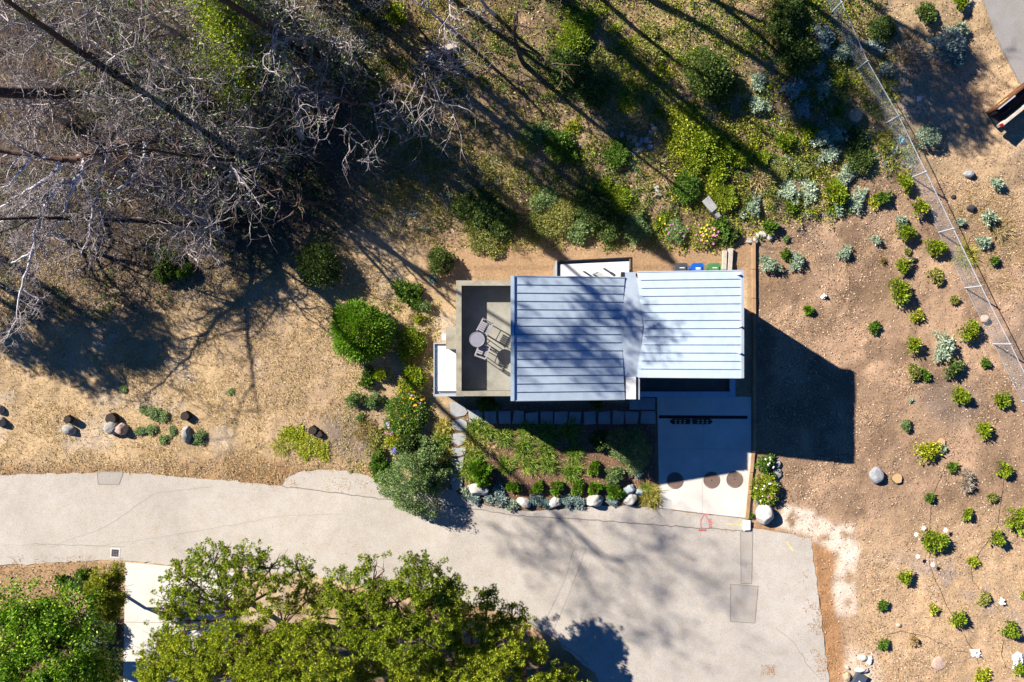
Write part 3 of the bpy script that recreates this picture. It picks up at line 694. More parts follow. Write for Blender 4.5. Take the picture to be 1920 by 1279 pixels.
# ------------------------------------------------------------------ plant and rock builders
def leaf_quads(C, D, L, W, rng, lift=0.15):
    """a pointed, slightly cupped leaf for every row of C (base), D (unit direction)"""
    n = len(C); Rv = rng.normal(size=(n, 3)); S = np.cross(D, Rv); S /= np.linalg.norm(S, axis=1, keepdims=True) + 1e-9
    Nn = np.cross(S, D); L = np.broadcast_to(L, n)[:, None]; W = np.broadcast_to(W, n)[:, None]
    mid = C + D * L * 0.45
    V = np.stack([C, mid + S * W / 2 + Nn * W * lift, C + D * L, mid - S * W / 2 + Nn * W * lift], 1).reshape(-1, 3)
    return V, np.arange(4 * n).reshape(n, 4)
def unit(v): return v / (np.linalg.norm(v, axis=-1, keepdims=True) + 1e-9)
def blade_strips(base, D, L, W, droop, rng, seg=3):
    """arching grass blades"""
    n = len(base); S = unit(np.stack([-D[:, 1], D[:, 0], np.zeros(n)], 1) + 1e-6)
    rows = []
    for k in range(seg + 1):
        t = k / seg
        p = base + D * (L * t)[:, None]; p = p.copy(); p[:, 2] -= droop * L * t * t
        w = (W * (1 - t) ** 0.7 + 0.001)[:, None] if k else W[:, None]
        rows.append(np.stack([p - S * w / 2, p + S * w / 2], 1))
    V = np.stack(rows, 1).reshape(n, -1, 3); m = V.shape[1]
    f = np.array([[2 * k, 2 * k + 1, 2 * k + 3, 2 * k + 2] for k in range(seg)])
    Fq = (np.arange(n)[:, None, None] * m + f[None]).reshape(-1, 4)
    return V.reshape(-1, 3), Fq
def segs_mesh(P0, P1, R0, R1, sides=3):
    """tapered prisms for many branch segments at once"""
    P0, P1 = np.asarray(P0, float), np.asarray(P1, float); R0 = np.asarray(R0, float); R1 = np.asarray(R1, float)
    d = unit(P1 - P0); up = np.where(np.abs(d[:, 2:3]) < 0.9, np.array([[0, 0, 1.0]]), np.array([[1.0, 0, 0]]))
    e1 = unit(np.cross(d, up)); e2 = np.cross(d, e1); n = len(P0)
    an = np.arange(sides) * 2 * pi / sides
    ring = np.cos(an)[None, :, None] * e1[:, None] + np.sin(an)[None, :, None] * e2[:, None]
    V = np.concatenate([P0[:, None] + ring * R0[:, None, None], P1[:, None] + ring * R1[:, None, None]], 1)
    f = np.array([[k, k + sides, (k + 1) % sides + sides, (k + 1) % sides] for k in range(sides)])
    Fq = (np.arange(n)[:, None, None] * 2 * sides + f[None]).reshape(-1, 4)
    return V.reshape(-1, 3), Fq

M['bark'] = mat_bark('shrub_bark', (.10, .07, .045), (.2, .15, .1))
LEAF = {
 'lime':   mat_leaf('lime_leaves', (.07, .13, .006), (.22, .30, .018), (.38, .40, .05)),
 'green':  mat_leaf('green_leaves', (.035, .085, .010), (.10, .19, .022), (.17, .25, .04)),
 'dark':   mat_leaf('dark_leaves', (.022, .05, .012), (.075, .125, .025), (.18, .23, .06)),
 'ball':   mat_leaf('box_leaves', (.05, .13, .008), (.13, .26, .018), (.22, .34, .04)),
 'silver': mat_leaf('silver_leaves', (.13, .19, .13), (.27, .35, .26), (.42, .48, .38), trans=0.15),
 'teal':   mat_leaf('blue_green_leaves', (.10, .16, .16), (.22, .30, .29), (.34, .40, .38), trans=0.15),
 'yellow': mat_leaf('yellow_green_leaves', (.09, .12, .006), (.30, .35, .022), (.52, .50, .06)),
 'olive':  mat_leaf('olive_leaves', (.08, .095, .022), (.23, .245, .06), (.38, .36, .11), trans=0.25),
 'greygreen': mat_leaf('grey_green_leaves', (.05, .10, .03), (.165, .25, .085), (.31, .385, .17), trans=0.25),
 'rust':   mat_leaf('rusty_leaves', (.13, .08, .03), (.24, .20, .06), (.34, .27, .10)),
 'dry':    mat_leaf('dry_grass', (.20, .14, .07), (.38, .28, .14), (.52, .40, .22), trans=0.2),
 'grass':  mat_leaf('clump_grass', (.045, .095, .010), (.16, .255, .03), (.34, .36, .08), trans=0.35),
 'grassy': mat_leaf('yellow_grass', (.16, .15, .03), (.32, .30, .06), (.45, .40, .12), trans=0.3),
 'greyt':  mat_leaf('grey_dry_twigs', (.14, .12, .10), (.26, .235, .19), (.34, .31, .26), trans=0.1),
}
# kind -> leaf length, width, height ratio, clumps at R=0.5, leaves per clump, clump radius ratio, mode
KIND = {
 'lime':   (.13, .060, .95, 60, 16, .24, 'up'),   'green':  (.11, .060, .85, 80, 16, .22, 'mix'),
 'dark':   (.11, .060, .95, 80, 16, .22, 'mix'),  'ball':   (.11, .045, .95, 190, 14, .2, 'out'),
 'silver': (.15, .045, .80, 42, 15, .14, 'star'), 'teal':   (.14, .045, .85, 60, 15, .15, 'star'),
 'yellow': (.11, .055, .50, 50, 14, .26, 'mix'),  'olive':  (.10, .045, .70, 75, 16, .24, 'mix'),
 'greygreen': (.085, .038, .85, 100, 18, .18, 'star'), 'rust': (.10, .05, .6, 30, 12, .26, 'mix'),
 'greyt':  (.14, .020, .8, 70, 14, .22, 'out'),
}
_cache = {}
def shrub_meshes(kind, R, var):
    key = (kind, R, var)
    if key in _cache: return _cache[key]
    ll, lw, hr, nc, nl, cr, mode = KIND[kind]; rng = np.random.default_rng(hash((kind, var)) % 1000 + int(R * 100) if False else sum(map(ord, kind)) * 7 + var * 31 + int(R * 100))
    k = max(0.35, (R / 0.5) ** 1.75); nC = int(nc * k)
    az = rng.random(nC) * 2 * pi; u = rng.random(nC)
    ph = rng.random(4) * 6.28
    la = 1.0 if R < .8 else (.75 if kind == 'greygreen' else .4)
    lobe = (0.78 if R < .8 else .92) + la * (0.2 * np.sin(2 * az + ph[0]) + 0.15 * np.sin(3 * az + ph[3]) + 0.12 * np.sin(5 * az + ph[1]) + 0.08 * np.sin(9 * az + ph[2]))
    rr_ = np.sqrt(u) * lobe * R * 0.92
    top = np.sqrt(np.clip(1 - (rr_ / (R * lobe + 1e-6)) ** 2, 0.04, 1)) * hr * R * 1.25
    z = top * (0.45 + 0.55 * rng.random(nC) ** 0.5) * (0.8 + 0.35 * rng.random(nC)) + 0.03
    C = np.stack([rr_ * np.cos(az), rr_ * np.sin(az), z], 1)
    crr = max(cr * R, 0.075) * (0.7 + 0.6 * rng.random(nC))
    Q = np.repeat(C, nl, 0); off = unit(rng.normal(size=(len(Q), 3))); off[:, 2] = np.abs(off[:, 2]) * 0.9 - 0.15
    rad = unit(Q - np.array([0, 0, hr * R * 0.3]))
    rn = unit(rng.normal(size=(len(Q), 3)))
    if mode == 'star':
        D = unit(off + 0.25 * rn); B = Q + off * 0.02
        B = Q + off * (np.repeat(crr, nl) * 0.35)[:, None]
    elif mode == 'up':
        D = unit(0.9 * off + 0.55 * rad + np.array([0, 0, 0.35]) + 0.4 * rn); B = Q + off * (np.repeat(crr, nl) * rng.random(len(Q)) ** 0.5)[:, None]
    elif mode == 'out':
        D = unit(rad + 0.45 * rn); B = Q + rn * (np.repeat(crr, nl) * rng.random(len(Q)))[:, None]
    else:
        D = unit(0.7 * off + 0.6 * rn + 0.3 * rad); B = Q + off * (np.repeat(crr, nl) * rng.random(len(Q)) ** 0.5)[:, None]
    B[:, 2] = np.maximum(B[:, 2], 0.01)
    sc = 0.7 + 0.6 * rng.random(len(Q))
    V, Fq = leaf_quads(B, D, ll * sc, lw * sc, rng)
    fol = mesh_np('foliage_' + kind, V, Fq, LEAF[kind])
    nb = min(14, 5 + int(6 * R)); pick = rng.integers(0, nC, nb)
    P0 = np.zeros((nb, 3)); P0[:, :2] = rng.normal(0, 0.03, (nb, 2)); P0[:, 2] = -0.12
    mid = C[pick] * np.array([0.45, 0.45, 0.55]); r0 = np.full(nb, 0.012 + 0.012 * R)
    Vs, Fs = segs_mesh(np.concatenate([P0, mid]), np.concatenate([mid, C[pick]]), np.concatenate([r0, r0 * .7]), np.concatenate([r0 * .7, r0 * .3]), 4)
    stem = mesh_np('stem_' + kind, Vs, Fs, M['bark'])
    _cache[key] = (fol, stem); return _cache[key]
def grass_meshes(kind, var, L=0.55, n=330, spread=0.13):
    key = ('g', kind, var, L, n)
    if key in _cache: return _cache[key]
    rng = np.random.default_rng(500 + var * 13 + int(L * 100))
    az = rng.random(n) * 2 * pi; el = np.radians(rng.uniform(22, 85, n))
    D = np.stack([np.cos(el) * np.cos(az), np.cos(el) * np.sin(az), np.sin(el)], 1)
    base = np.stack([rng.normal(0, spread, n), rng.normal(0, spread, n), np.full(n, -0.02)], 1)
    V, Fq = blade_strips(base, D, L * rng.uniform(.7, 1.2, n), rng.uniform(.02, .042, n), 0.45, rng)
    V[:, 2] = np.maximum(V[:, 2], -0.03)
    _cache[key] = mesh_np('blades', V, Fq, LEAF[kind]); return _cache[key]
SIZES = (0.22, 0.35, 0.55, 0.85, 1.3, 1.9)
_pc = [0]
prng = random.Random(11)
def plant(px, py, rpx, kind, label, name='shrub', cat='shrub', group=None, z=None, hs=1.0, clear=0.0):
    """a shrub of radius rpx photo pixels, rooted on the land"""
    q = P(px, py); R = rpx / 37.3 * (.8 if group == 'young shrubs planted on the bare lot' else 1)
    s0 = min(SIZES, key=lambda s: abs(math.log(s / R))); _pc[0] += 1
    fol, stem = shrub_meshes(kind, s0, _pc[0] % 3); k = R / s0
    q.z = float(ground_z(q.x, q.y)) - 0.02
    r = empty(name, q, prng.random() * 6.28, (k * prng.uniform(.93, 1.07), k * prng.uniform(.93, 1.07), k * hs), label, cat, group)
    obj('foliage', fol, r); obj('stem', stem, r)
    return r
def grass_clump(px, py, rpx, label, kind='grass', group=None, hs=1.0):
    q = P(px, py); q.z = float(ground_z(q.x, q.y)); _pc[0] += 1; R = rpx / 37.3
    r = empty('grass_clump', q, prng.random() * 6.28, (R / 0.47, R / 0.47, R / 0.47 * hs), label, 'grass clump', group)
    obj('blades', grass_meshes(kind, _pc[0] % 4), r)
    return r
flower_mats = {c: mat_plain('petal_' + c, v, 0.7, var=0.1) for c, v in (('white', (.82, .80, .74)), ('yellow', (.80, .42, .01)), ('pink', (.50, .18, .36)), ('mauve', (.44, .30, .50)), ('purple', (.20, .16, .50)), ('lemon', (.80, .62, .04)))}
_fl = {}
def flower_mesh(c):
    if c not in _fl:
        m_ = MB()
        for k in range(6):
            a = k * pi / 3; d = Vector((cos(a), sin(a), 0)); s_ = Vector((-sin(a), cos(a), 0))
            m_.add([(0, 0, 0), d * .55 + s_ * .38 + Vector((0, 0, .12)), d + Vector((0, 0, .2)), d * .55 - s_ * .38 + Vector((0, 0, .12))], [(0, 1, 2, 3)])
        _fl[c] = m_.mesh('flower_' + c, flower_mats[c])
    return _fl[c]
def flowers(root, c, n, R, h, size, seed):
    """blossoms held on a plant, each on its own"""
    rng = random.Random(seed); sx = root.scale[0]; sz = root.scale[2]
    for k in range(n):
        a = rng.random() * 6.28; d = R * rng.random() ** 0.6
        o = obj('flower', flower_mesh(c), root, (d * cos(a) / sx, d * sin(a) / sx, 1.55 * h * rng.uniform(.85, 1.1) * math.sqrt(max(.1, 1 - (d / (R * 1.15)) ** 2)) / sz), rng.random() * 6)
        o.scale = (size * rng.uniform(.8, 1.2) / sx,) * 2 + (size / sz,)

import bmesh
def rock_mesh(name, rx, ry, h, seed, mat, rough=0.16, sub=4):
    bm = bmesh.new(); bmesh.ops.create_icosphere(bm, subdivisions=sub, radius=1.0)
    rng = np.random.default_rng(seed); V = np.array([v.co[:] for v in bm.verts])
    # facet planes cut the ball into a boulder, then lumps
    for k in range(9):
        n_ = unit(rng.normal(size=3)); d = rng.uniform(.72, .95); s_ = V @ n_; V -= np.clip(s_ - d, 0, None)[:, None] * n_ * 0.85
    f = rng.normal(size=(5, 3)) * 2.4; ph = rng.random(5) * 6.28
    lump = sum(np.sin(V @ f[k] + ph[k]) for k in range(5)) / 5
    f2 = rng.normal(size=(6, 3)) * 7; fine = sum(np.sin(V @ f2[k] + k) for k in range(6)) / 6
    V = V * (1 + rough * lump + rough * 0.35 * fine)[:, None]
    V = V * np.array([rx, ry, h]); V[:, 2] = np.where(V[:, 2] < -0.35 * h, -0.35 * h, V[:, 2])
    for v, c in zip(bm.verts, V): v.co = c
    me = bpy.data.meshes.new(name); bm.to_mesh(me); bm.free(); me.materials.append(mat)
    for p in me.polygons: p.use_smooth = True
    return me
def rock_mat(name, a, b):
    t = NT(name); n_ = t.noise(4, 6, 0.65); n2_ = t.noise(22, 4, 0.7)
    c = t.mix(t.ramp(n_, [(0.3, a), (0.68, b)]), t.ramp(n2_, [(0.3, 0.7), (0.6, 1.05)]), 1, 'MULTIPLY')
    return t.principled(c, 0.9, 0, t.bump(n2_, 0.6, 0.03), 0.2)
ROCK = {'white': rock_mat('white_stone', (.38, .35, .30), (.66, .62, .55)), 'grey': rock_mat('grey_stone', (.18, .19, .20), (.34, .35, .36)), 'pale': rock_mat('pale_grey_stone', (.20, .195, .175), (.42, .41, .37)),
        'tan': rock_mat('tan_stone', (.34, .25, .15), (.50, .38, .25)), 'pink': rock_mat('pinkish_stone', (.38, .26, .20), (.54, .40, .32)), 'black': rock_mat('black_stone', (.02, .02, .025), (.06, .06, .065)), 'blue': rock_mat('blue_grey_stone', (.20, .25, .28), (.40, .46, .48))}
_rk = [0]
def rock(px, py, rxp, ryp, h, c, label, rot=0.0, name='boulder', group=None, rough=.22, parent=None):
    _rk[0] += 1; q = P(px, py); q.z = float(ground_z(q.x, q.y))
    me = rock_mesh(name, rxp / 37.3, ryp / 37.3, h, _rk[0] * 17, ROCK[c], rough)
    o = obj(name, me, None, q + Vector((0, 0, h * 0.25)), radians(rot)); tag(o, label, 'rock', group); return o
t = NT('charred_wood'); M['char'] = t.principled(t.ramp(t.noise(14, 4, .7), [(.3, (.012, .010, .010)), (.7, (.06, .045, .035))]), .95, 0, t.bump(t.noise(30, 4, .7), .8, .03), .1)
def cut_mat(name, a, b):
    t = NT(name); w_ = t.n('ShaderNodeTexWave', wave_type='RINGS', rings_direction='Z'); w_.inputs['Scale'].default_value = 9; w_.inputs['Distortion'].default_value = 2.0; w_.inputs['Detail'].default_value = 2
    t.l(t.coord(), w_.inputs['Vector']); return t.principled(t.ramp(w_.outputs['Fac'], [(.2, a), (.8, b)]), .85, 0, None, .2)
M['cut_dark'] = cut_mat('weathered_cut_wood', (.018, .014, .013), (.06, .046, .04)); M['cut_tan'] = cut_mat('fresh_cut_wood', (.42, .27, .13), (.52, .36, .19))
def stump(px, py, rp, h, mats, label, lean=(0, 0)):
    q = P(px, py); q.z = float(ground_z(q.x, q.y)); R = rp / 37.3
    r = empty('tree_stump', q, label=label, cat='stump'); n = 18; rs = random.Random(int(px)); k_ = [R * rs.uniform(.9, 1.1) for _ in range(n)]
    lo = [(k_[k] * 1.1 * cos(2 * pi * k / n), k_[k] * 1.1 * sin(2 * pi * k / n)) for k in range(n)]
    v = [(x, y, -.1) for x, y in lo] + [(x / 1.1 + lean[0], y / 1.1 + lean[1], h) for x, y in lo]
    m_ = MB(); m_.add(v, [(k, (k + 1) % n, n + (k + 1) % n, n + k) for k in range(n)]); m_.build('bark', mats[0], r)
    MB().add([(x / 1.1 * .97 + lean[0], y / 1.1 * .97 + lean[1], h + .004) for x, y in lo], [tuple(range(n))]).build('cut_face', mats[1], r)
    return r
# ------------------------------------------------------------------ rocks and stumps
rock(131, 805, 15, 10, .30, 'pale', 'rounded pale grey rock below a charred stump in the dry grass', -15)
rock(214, 802, 14, 12, .42, 'pale', 'pale half of the split boulder in the dry grass by the road'); rock(230, 803, 13, 11, .42, 'pink', 'brownish half of the split boulder in the dry grass by the road')
rock(352, 814, 10, 17, .34, 'pale', 'oval upright pale stone standing alone in the dry grass', 4, rough=.1)
rock(2, 768, 8, 9, .26, 'pale', 'upper small pale rock at the left edge of the photo'); rock(3, 790, 10, 9, .3, 'pale', 'lower small pale rock at the left edge of the photo')
ch = (M['char'], M['cut_dark'])
stump(131, 786, 7, .42, ch, 'charred stump just above the rounded pale grey rock', (.1, .02)); stump(213, 784, 10, .32, ch, 'wide charred stump touching the split boulder')
stump(351, 779, 8, .34, ch, 'charred stump above the oval upright stone'); stump(588, 806, 8, .28, ch, 'larger dark stump in the yellow-green grass patch'); stump(600, 814, 6, .2, ch, 'smaller dark stump in the yellow-green grass patch')
stump(1680, 896, 9.5, .12, (M['bark'], M['cut_tan']), 'fresh tan cut log round beside the grey boulder'); stump(1762, 828, 8, .1, (M['bark'], M['cut_tan']), 'tan cut log round beside the sprawling yellow-green plant')
rock(1642, 890, 13, 17, .36, 'grey', 'smooth blue-grey boulder beside the tan log round', 8, rough=.08)
rock(898, 918, 20, 11, .34, 'white', 'low cream boulder beneath the bright grass at the path corner', -6); rock(983, 942, 14, 10, .32, 'white', 'pointed cream boulder on the garden edge, between silvery plants', -25)
rock(1041, 941, 12, 11, .34, 'white', 'rounded cream boulder in the middle of the garden edge'); rock(1115, 937, 18, 13, .4, 'white', 'widest cream boulder on the garden edge', 12); rock(1181, 935, 14, 11, .36, 'white', 'cream boulder on the garden edge nearest the driveway')
rock(1180, 917, 12, 10, .3, 'blue', 'blue-grey stone behind the cream boulder nearest the driveway', 30); rock(1198, 922, 10, 7, .22, 'blue', 'flat blue-grey stone beside the brown grass by the driveway')
rock(1432, 963, 16, 19, .55, 'white', 'large round white boulder beside the driveway entrance', rough=.1)
for k, (x, y, a, b, lab) in enumerate(((1457, 869, 6, 8, 'uppermost pale edging stone beside the driveway shrubs'), (1457, 888, 8, 10, 'middle pale edging stone beside the driveway shrubs'), (1454, 903, 6, 8, 'lowest pale edging stone beside the driveway shrubs'))):
    rock(x, y, a, b, .14, 'pale', lab, 20 * k, 'edging_stone', 'edging stones by the driveway shrubs')
rock(1601, 218, 14, 12, .34, 'tan', 'flat-topped tan boulder on the slope beside the fence', rough=.1); rock(1815, 328, 9, 7, .24, 'grey', 'grey rock on bare ground right of the fence'); rock(1845, 598, 8, 8, .24, 'pink', 'rounded pinkish rock seen through the chain-link fence')
rock(1711, 488, 8, 5, .12, 'black', 'small black stone among the lime shrubs'); rock(1787, 370, 5, 4, .1, 'black', 'tiny black stone near the fence'); rock(1819, 392, 9, 7, .16, 'black', 'black stone beside the silvery plants right of the fence')
rock(1760, 1243, 13, 12, .06, 'pink', 'flat pinkish slab on the lower slope', 20, 'flat_rock'); rock(1684, 1172, 5, 4, .1, 'pink', 'small pink stone above the lower slope shrubs', 0, 'stone')
rock(1617, 1233, 10, 6, .14, 'white', 'white stone above the dark box at the road end', 5, 'stone'); rock(1630, 1238, 5, 9, .12, 'white', 'slim white stone beside the white stone at the road end', -15, 'stone')
rock(1615, 1255, 13, 5, .2, 'white', 'long cream stone right behind the dark box', 4, 'stone'); rock(1588, 1251, 5, 3, .1, 'white', 'tiny white stone beside the rusty road edge', -35, 'stone'); rock(1587, 1268, 7, 9, .2, 'tan', 'cream stone left of the dark box', 0, 'stone', rough=.06)
for x, y, a, b, lab in ((1405, 452, 5, 7, 'leftmost white stone at the head of the timber wall'), (1415, 451, 7, 6, 'white stone touching the end of the timber wall'), (1430, 440, 9, 6, 'long white stone uphill of the timber wall'), (1443, 445, 6, 7, 'rightmost white stone uphill of the timber wall'), (1420, 442, 6, 3, 'small white stone behind the wall-end stones')):
    rock(x, y, a, b, .16, 'white', lab, x * 3, 'stone', 'white stones at the head of the timber wall')
prs = random.Random(4)
for k in range(46):      # cobbles in the dry wash above the house
    if k < 26: x, y = prs.gauss(1196, 18), prs.gauss(262, 22)
    else: x, y = prs.gauss(1222, 20), prs.gauss(358, 11)
    s_ = prs.uniform(2.5, 5.5)
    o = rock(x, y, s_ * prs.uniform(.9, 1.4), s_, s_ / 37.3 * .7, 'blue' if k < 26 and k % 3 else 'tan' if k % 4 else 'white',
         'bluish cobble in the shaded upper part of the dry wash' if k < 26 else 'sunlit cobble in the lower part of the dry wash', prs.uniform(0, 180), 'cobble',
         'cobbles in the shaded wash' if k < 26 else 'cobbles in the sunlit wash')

# ------------------------------------------------------------------ garden in front of the house
GG = 'grass clumps in the front garden'
for x, y, r, lab, k in ((893, 802, 24, 'bright grass clump at the corner of the two paths', 'grass'), (912, 812, 20, 'dark purplish grass clump beside the path-corner clump', 'olive'), (889, 828, 24, 'yellowish grass clump beside the flagstones', 'grassy'),
        (892, 852, 23, 'olive grass clump beside the lower flagstones', 'grass'), (915, 842, 18, 'brownish grass clump behind the flagstone clumps', 'dry'), (882, 880, 26, 'pale arching grass clump above the low cream boulder', 'grass'),
        (944, 820, 21, 'grass clump below the sunlit paver corner', 'grass'), (981, 838, 23, 'round sunlit grass clump, second row from the pavers', 'grass'), (1024, 845, 21, 'grass clump half cut by the house shadow', 'grass'),
        (1078, 850, 22, 'grass clump lit on its lower side at the shadow edge', 'grass'), (949, 872, 20, 'dark tufted grass clump in the mulch left of centre', 'olive'), (993, 870, 22, 'dark green grass clump in the middle of the mulch', 'grass'),
        (1028, 872, 20, 'bright grass clump in the middle of the mulch', 'grass'), (1073, 884, 24, 'olive grass clump with streaked shade, right of centre', 'olive'), (1024, 812, 25, 'shaded grass clump in front of the middle pavers', 'grass'), (1068, 808, 24, 'shaded grass clump in front of the right pavers', 'grass'),
        (985, 806, 20, 'shaded grass clump in front of the left pavers', 'grass')):
    grass_clump(x, y, r, lab, {'olive': 'grass'}.get(k, k), GG, 0.85)
plant(903, 885, 24, 'ball', 'bright green feathery shrub above the low cream boulder')
BG = 'round green balls along the garden edge'
for x, y, r, lab in ((963, 912, 13, 'first of the row of round green shrubs, nearest the path'), (1009, 913, 13, 'second of the row of round green shrubs'), (1043, 914, 14, 'third of the row of round green shrubs, above the rounded boulder'),
        (1083, 913, 13, 'fourth of the row of round green shrubs'), (1115, 913, 14, 'fifth round green shrub, right above the widest boulder'), (1153, 921, 15, 'last round green shrub, under the big bush by the driveway'), (1113, 877, 13, 'round green shrub standing alone above the row')):
    plant(x, y, r, 'ball', lab, group=BG, hs=.95)
plant(1178, 838, 47, 'greygreen', 'big grey-green bush half in house shadow beside the driveway', cat='bush', hs=.95)
plant(1150, 890, 22, 'greygreen', 'lower sunlit spur of the bush beside the driveway', cat='bush', hs=.9)
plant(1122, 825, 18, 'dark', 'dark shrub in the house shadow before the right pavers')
for x, y, r, lab in ((873, 921, 13, 'silvery groundcover at the foot of the flagstones'), (890, 935, 12, 'silvery groundcover below the low cream boulder'), (917, 934, 11, 'small silvery groundcover right of the low cream boulder'), (940, 934, 16, 'silvery groundcover below the first green ball'), (960, 946, 13, 'silvery groundcover left of the pointed boulder'),
        (1006, 936, 14, 'silvery groundcover right of the pointed boulder'), (1024, 944, 11, 'silvery groundcover left of the rounded boulder'), (1064, 938, 14, 'silvery groundcover right of the rounded boulder'), (1084, 940, 14, 'silvery groundcover left of the widest boulder'), (1148, 938, 12, 'silvery groundcover right of the widest boulder'), (935, 915, 9, 'bluish groundcover shaded by the bright feathery shrub'), (1195, 885, 10, 'small silvery plant in the shade of the driveway bush')):
    plant(x, y, r, 'teal' if (x % 3) else 'silver', lab, 'groundcover_plant', 'groundcover', 'silvery groundcover along the garden edge', hs=.7)
grass_clump(1219, 930, 24, 'brown and gold grass clump at the driveway corner', 'grassy', GG); grass_clump(1210, 918, 15, 'green grass tuft behind the brown driveway clump', 'grass', GG)
for k, (x, y, r, lab) in enumerate(((905, 758, 14, 'green vine shrub under the terrace wall, left one'), (925, 757, 12, 'green vine shrub under the terrace wall, right one'), (1118, 757, 13, 'dark shrub in the shade under the front roof edge'))): plant(x, y, r, 'green', lab)

# beds left of the flagstones
plant(772, 905, 62, 'greygreen', 'largest grey-green bush, spilling over the road edge', cat='bush', hs=1.15)
plant(800, 858, 34, 'greygreen', 'upper arm of the large grey-green bush', cat='bush', hs=1.1); plant(815, 895, 30, 'greygreen', 'grey-green shoulder beside the flagstones, merging with the large bush', cat='bush', hs=1.1)
plant(797, 828, 20, 'greygreen', 'small grey-green bush above the large one', cat='bush'); plant(766, 826, 24, 'dark', 'dark green bush between the flowers and the grey-green bush', cat='bush')
plant(708, 858, 18, 'green', 'leafy green shrub at the road edge, upper one'); plant(716, 880, 22, 'green', 'leafy green shrub touching the large grey-green bush')
for k, (x, y, r, lab) in enumerate(((832, 800, 20, 'arching grass clump at the head of the flagstones'), (828, 824, 20, 'second arching grass clump beside the flagstones'), (832, 850, 19, 'third arching grass clump beside the flagstones'), (836, 876, 17, 'lowest arching grass clump beside the flagstones'))):
    grass_clump(x, y, r, lab, 'grass' if k % 2 else 'grassy', 'arching grasses beside the flagstones', 1.1)
f1 = plant(762, 778, 40, 'green', 'flower bush thick with orange and mauve blossoms', 'flowering_shrub', 'flowers', hs=.7); flowers(f1, 'yellow', 30, .95, .5, .055, 1); flowers(f1, 'mauve', 14, 1.0, .5, .05, 2)
f2 = plant(776, 745, 24, 'lime', 'lime flower bush with a few yellow blossoms beside the white side roof', 'flowering_shrub', 'flowers', hs=.7); flowers(f2, 'yellow', 12, .6, .42, .07, 3); flowers(f2, 'mauve', 8, .6, .42, .06, 4)
f3 = plant(728, 792, 12, 'greygreen', 'small plant with pink blossom clusters', 'flowering_shrub', 'flowers', hs=.7); flowers(f3, 'mauve', 9, .28, .3, .07, 5)
f4 = plant(731, 810, 11, 'olive', 'small plant with a pink blossom head below the cluster plant', 'flowering_shrub', 'flowers', hs=.7); flowers(f4, 'pink', 6, .2, .3, .06, 6); f5 = plant(741, 842, 9, 'teal', 'small plant with a violet-blue blossom', 'flowering_shrub', 'flowers', hs=.8); flowers(f5, 'purple', 8, .14, .28, .07, 7)
plant(755, 862, 13, 'silver', 'silvery rosettes between the flowers and the large bush'); plant(740, 825, 20, 'yellow', 'straggly yellow-green plant below the flowers', hs=.7)
plant(685, 808, 26, 'rust', 'rusty straggly bush on ash-coloured ground', hs=.6); plant(705, 820, 18, 'olive', 'olive straggly bush beside the rusty one', hs=.6); plant(665, 748, 18, 'greygreen', 'upright grey-green shrub alone in the dry grass', hs=1.2)
plant(706, 745, 17, 'greygreen', 'grey-green shrub, upper of a touching pair', hs=1.1); plant(695, 755, 14, 'greygreen', 'grey-green shrub, lower of a touching pair'); plant(690, 714, 15, 'green', 'low green shrub below the big round bush'); plant(718, 700, 14, 'lime', 'lime green sprig below the big round bush'); plant(693, 698, 10, 'dark', 'little dark shrub just below the big round bush'); plant(676, 783, 8, 'greygreen', 'tiny green sprig left of the flowers')
plant(775, 640, 26, 'lime', 'lime bush beside the terrace wall, upper one', hs=.7); plant(762, 660, 20, 'lime', 'lime bush right of the big round bush', hs=.7); plant(780, 672, 20, 'rust', 'reddish bush left of the white side roof', hs=.7); plant(776, 705, 24, 'lime', 'lime bush left of the white side roof, middle one', hs=.7); plant(757, 726, 16, 'yellow', 'yellowish bush above the flower beds', hs=.7)
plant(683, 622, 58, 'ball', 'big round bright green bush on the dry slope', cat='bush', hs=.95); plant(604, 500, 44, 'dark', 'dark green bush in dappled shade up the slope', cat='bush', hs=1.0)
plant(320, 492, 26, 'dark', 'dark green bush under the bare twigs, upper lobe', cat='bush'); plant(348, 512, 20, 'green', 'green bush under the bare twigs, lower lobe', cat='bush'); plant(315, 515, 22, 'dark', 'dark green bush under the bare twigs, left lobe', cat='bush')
plant(760, 545, 24, 'green', 'leafy green shrub left of the terrace, upper one', hs=.7); plant(775, 567, 17, 'green', 'leafy green shrub left of the terrace, lower one', hs=.7); plant(798, 575, 13, 'greygreen', 'greyish shrub left of the terrace'); plant(785, 548, 12, 'green', 'small sprig beside the leafy shrub left of the terrace'); plant(787, 598, 12, 'yellow', 'yellow sprig left of the terrace wall')
plant(827, 492, 27, 'dark', 'dark leafy shrub uphill of the terrace corner', cat='bush'); plant(812, 525, 9, 'teal', 'small bluish plant at the terrace corner')
for k, (x, y, r, kd, lab) in enumerate(((548, 815, 22, 'yellow', 'upper left of the yellow-green weeds round the dark stumps'), (575, 835, 26, 'yellow', 'lower yellow-green weeds round the dark stumps'), (528, 838, 20, 'grassy', 'dry yellow weeds left of the dark stumps'), (606, 845, 18, 'yellow', 'right-hand yellow-green weeds by the dark stumps'), (560, 812, 16, 'yellow', 'topmost yellow-green weeds by the dark stumps'))):
    if kd == 'grassy': grass_clump(x, y, r, lab, 'grassy', None, .5)
    else: plant(x, y, r, kd, lab, 'weed_patch', 'weeds', hs=.4)
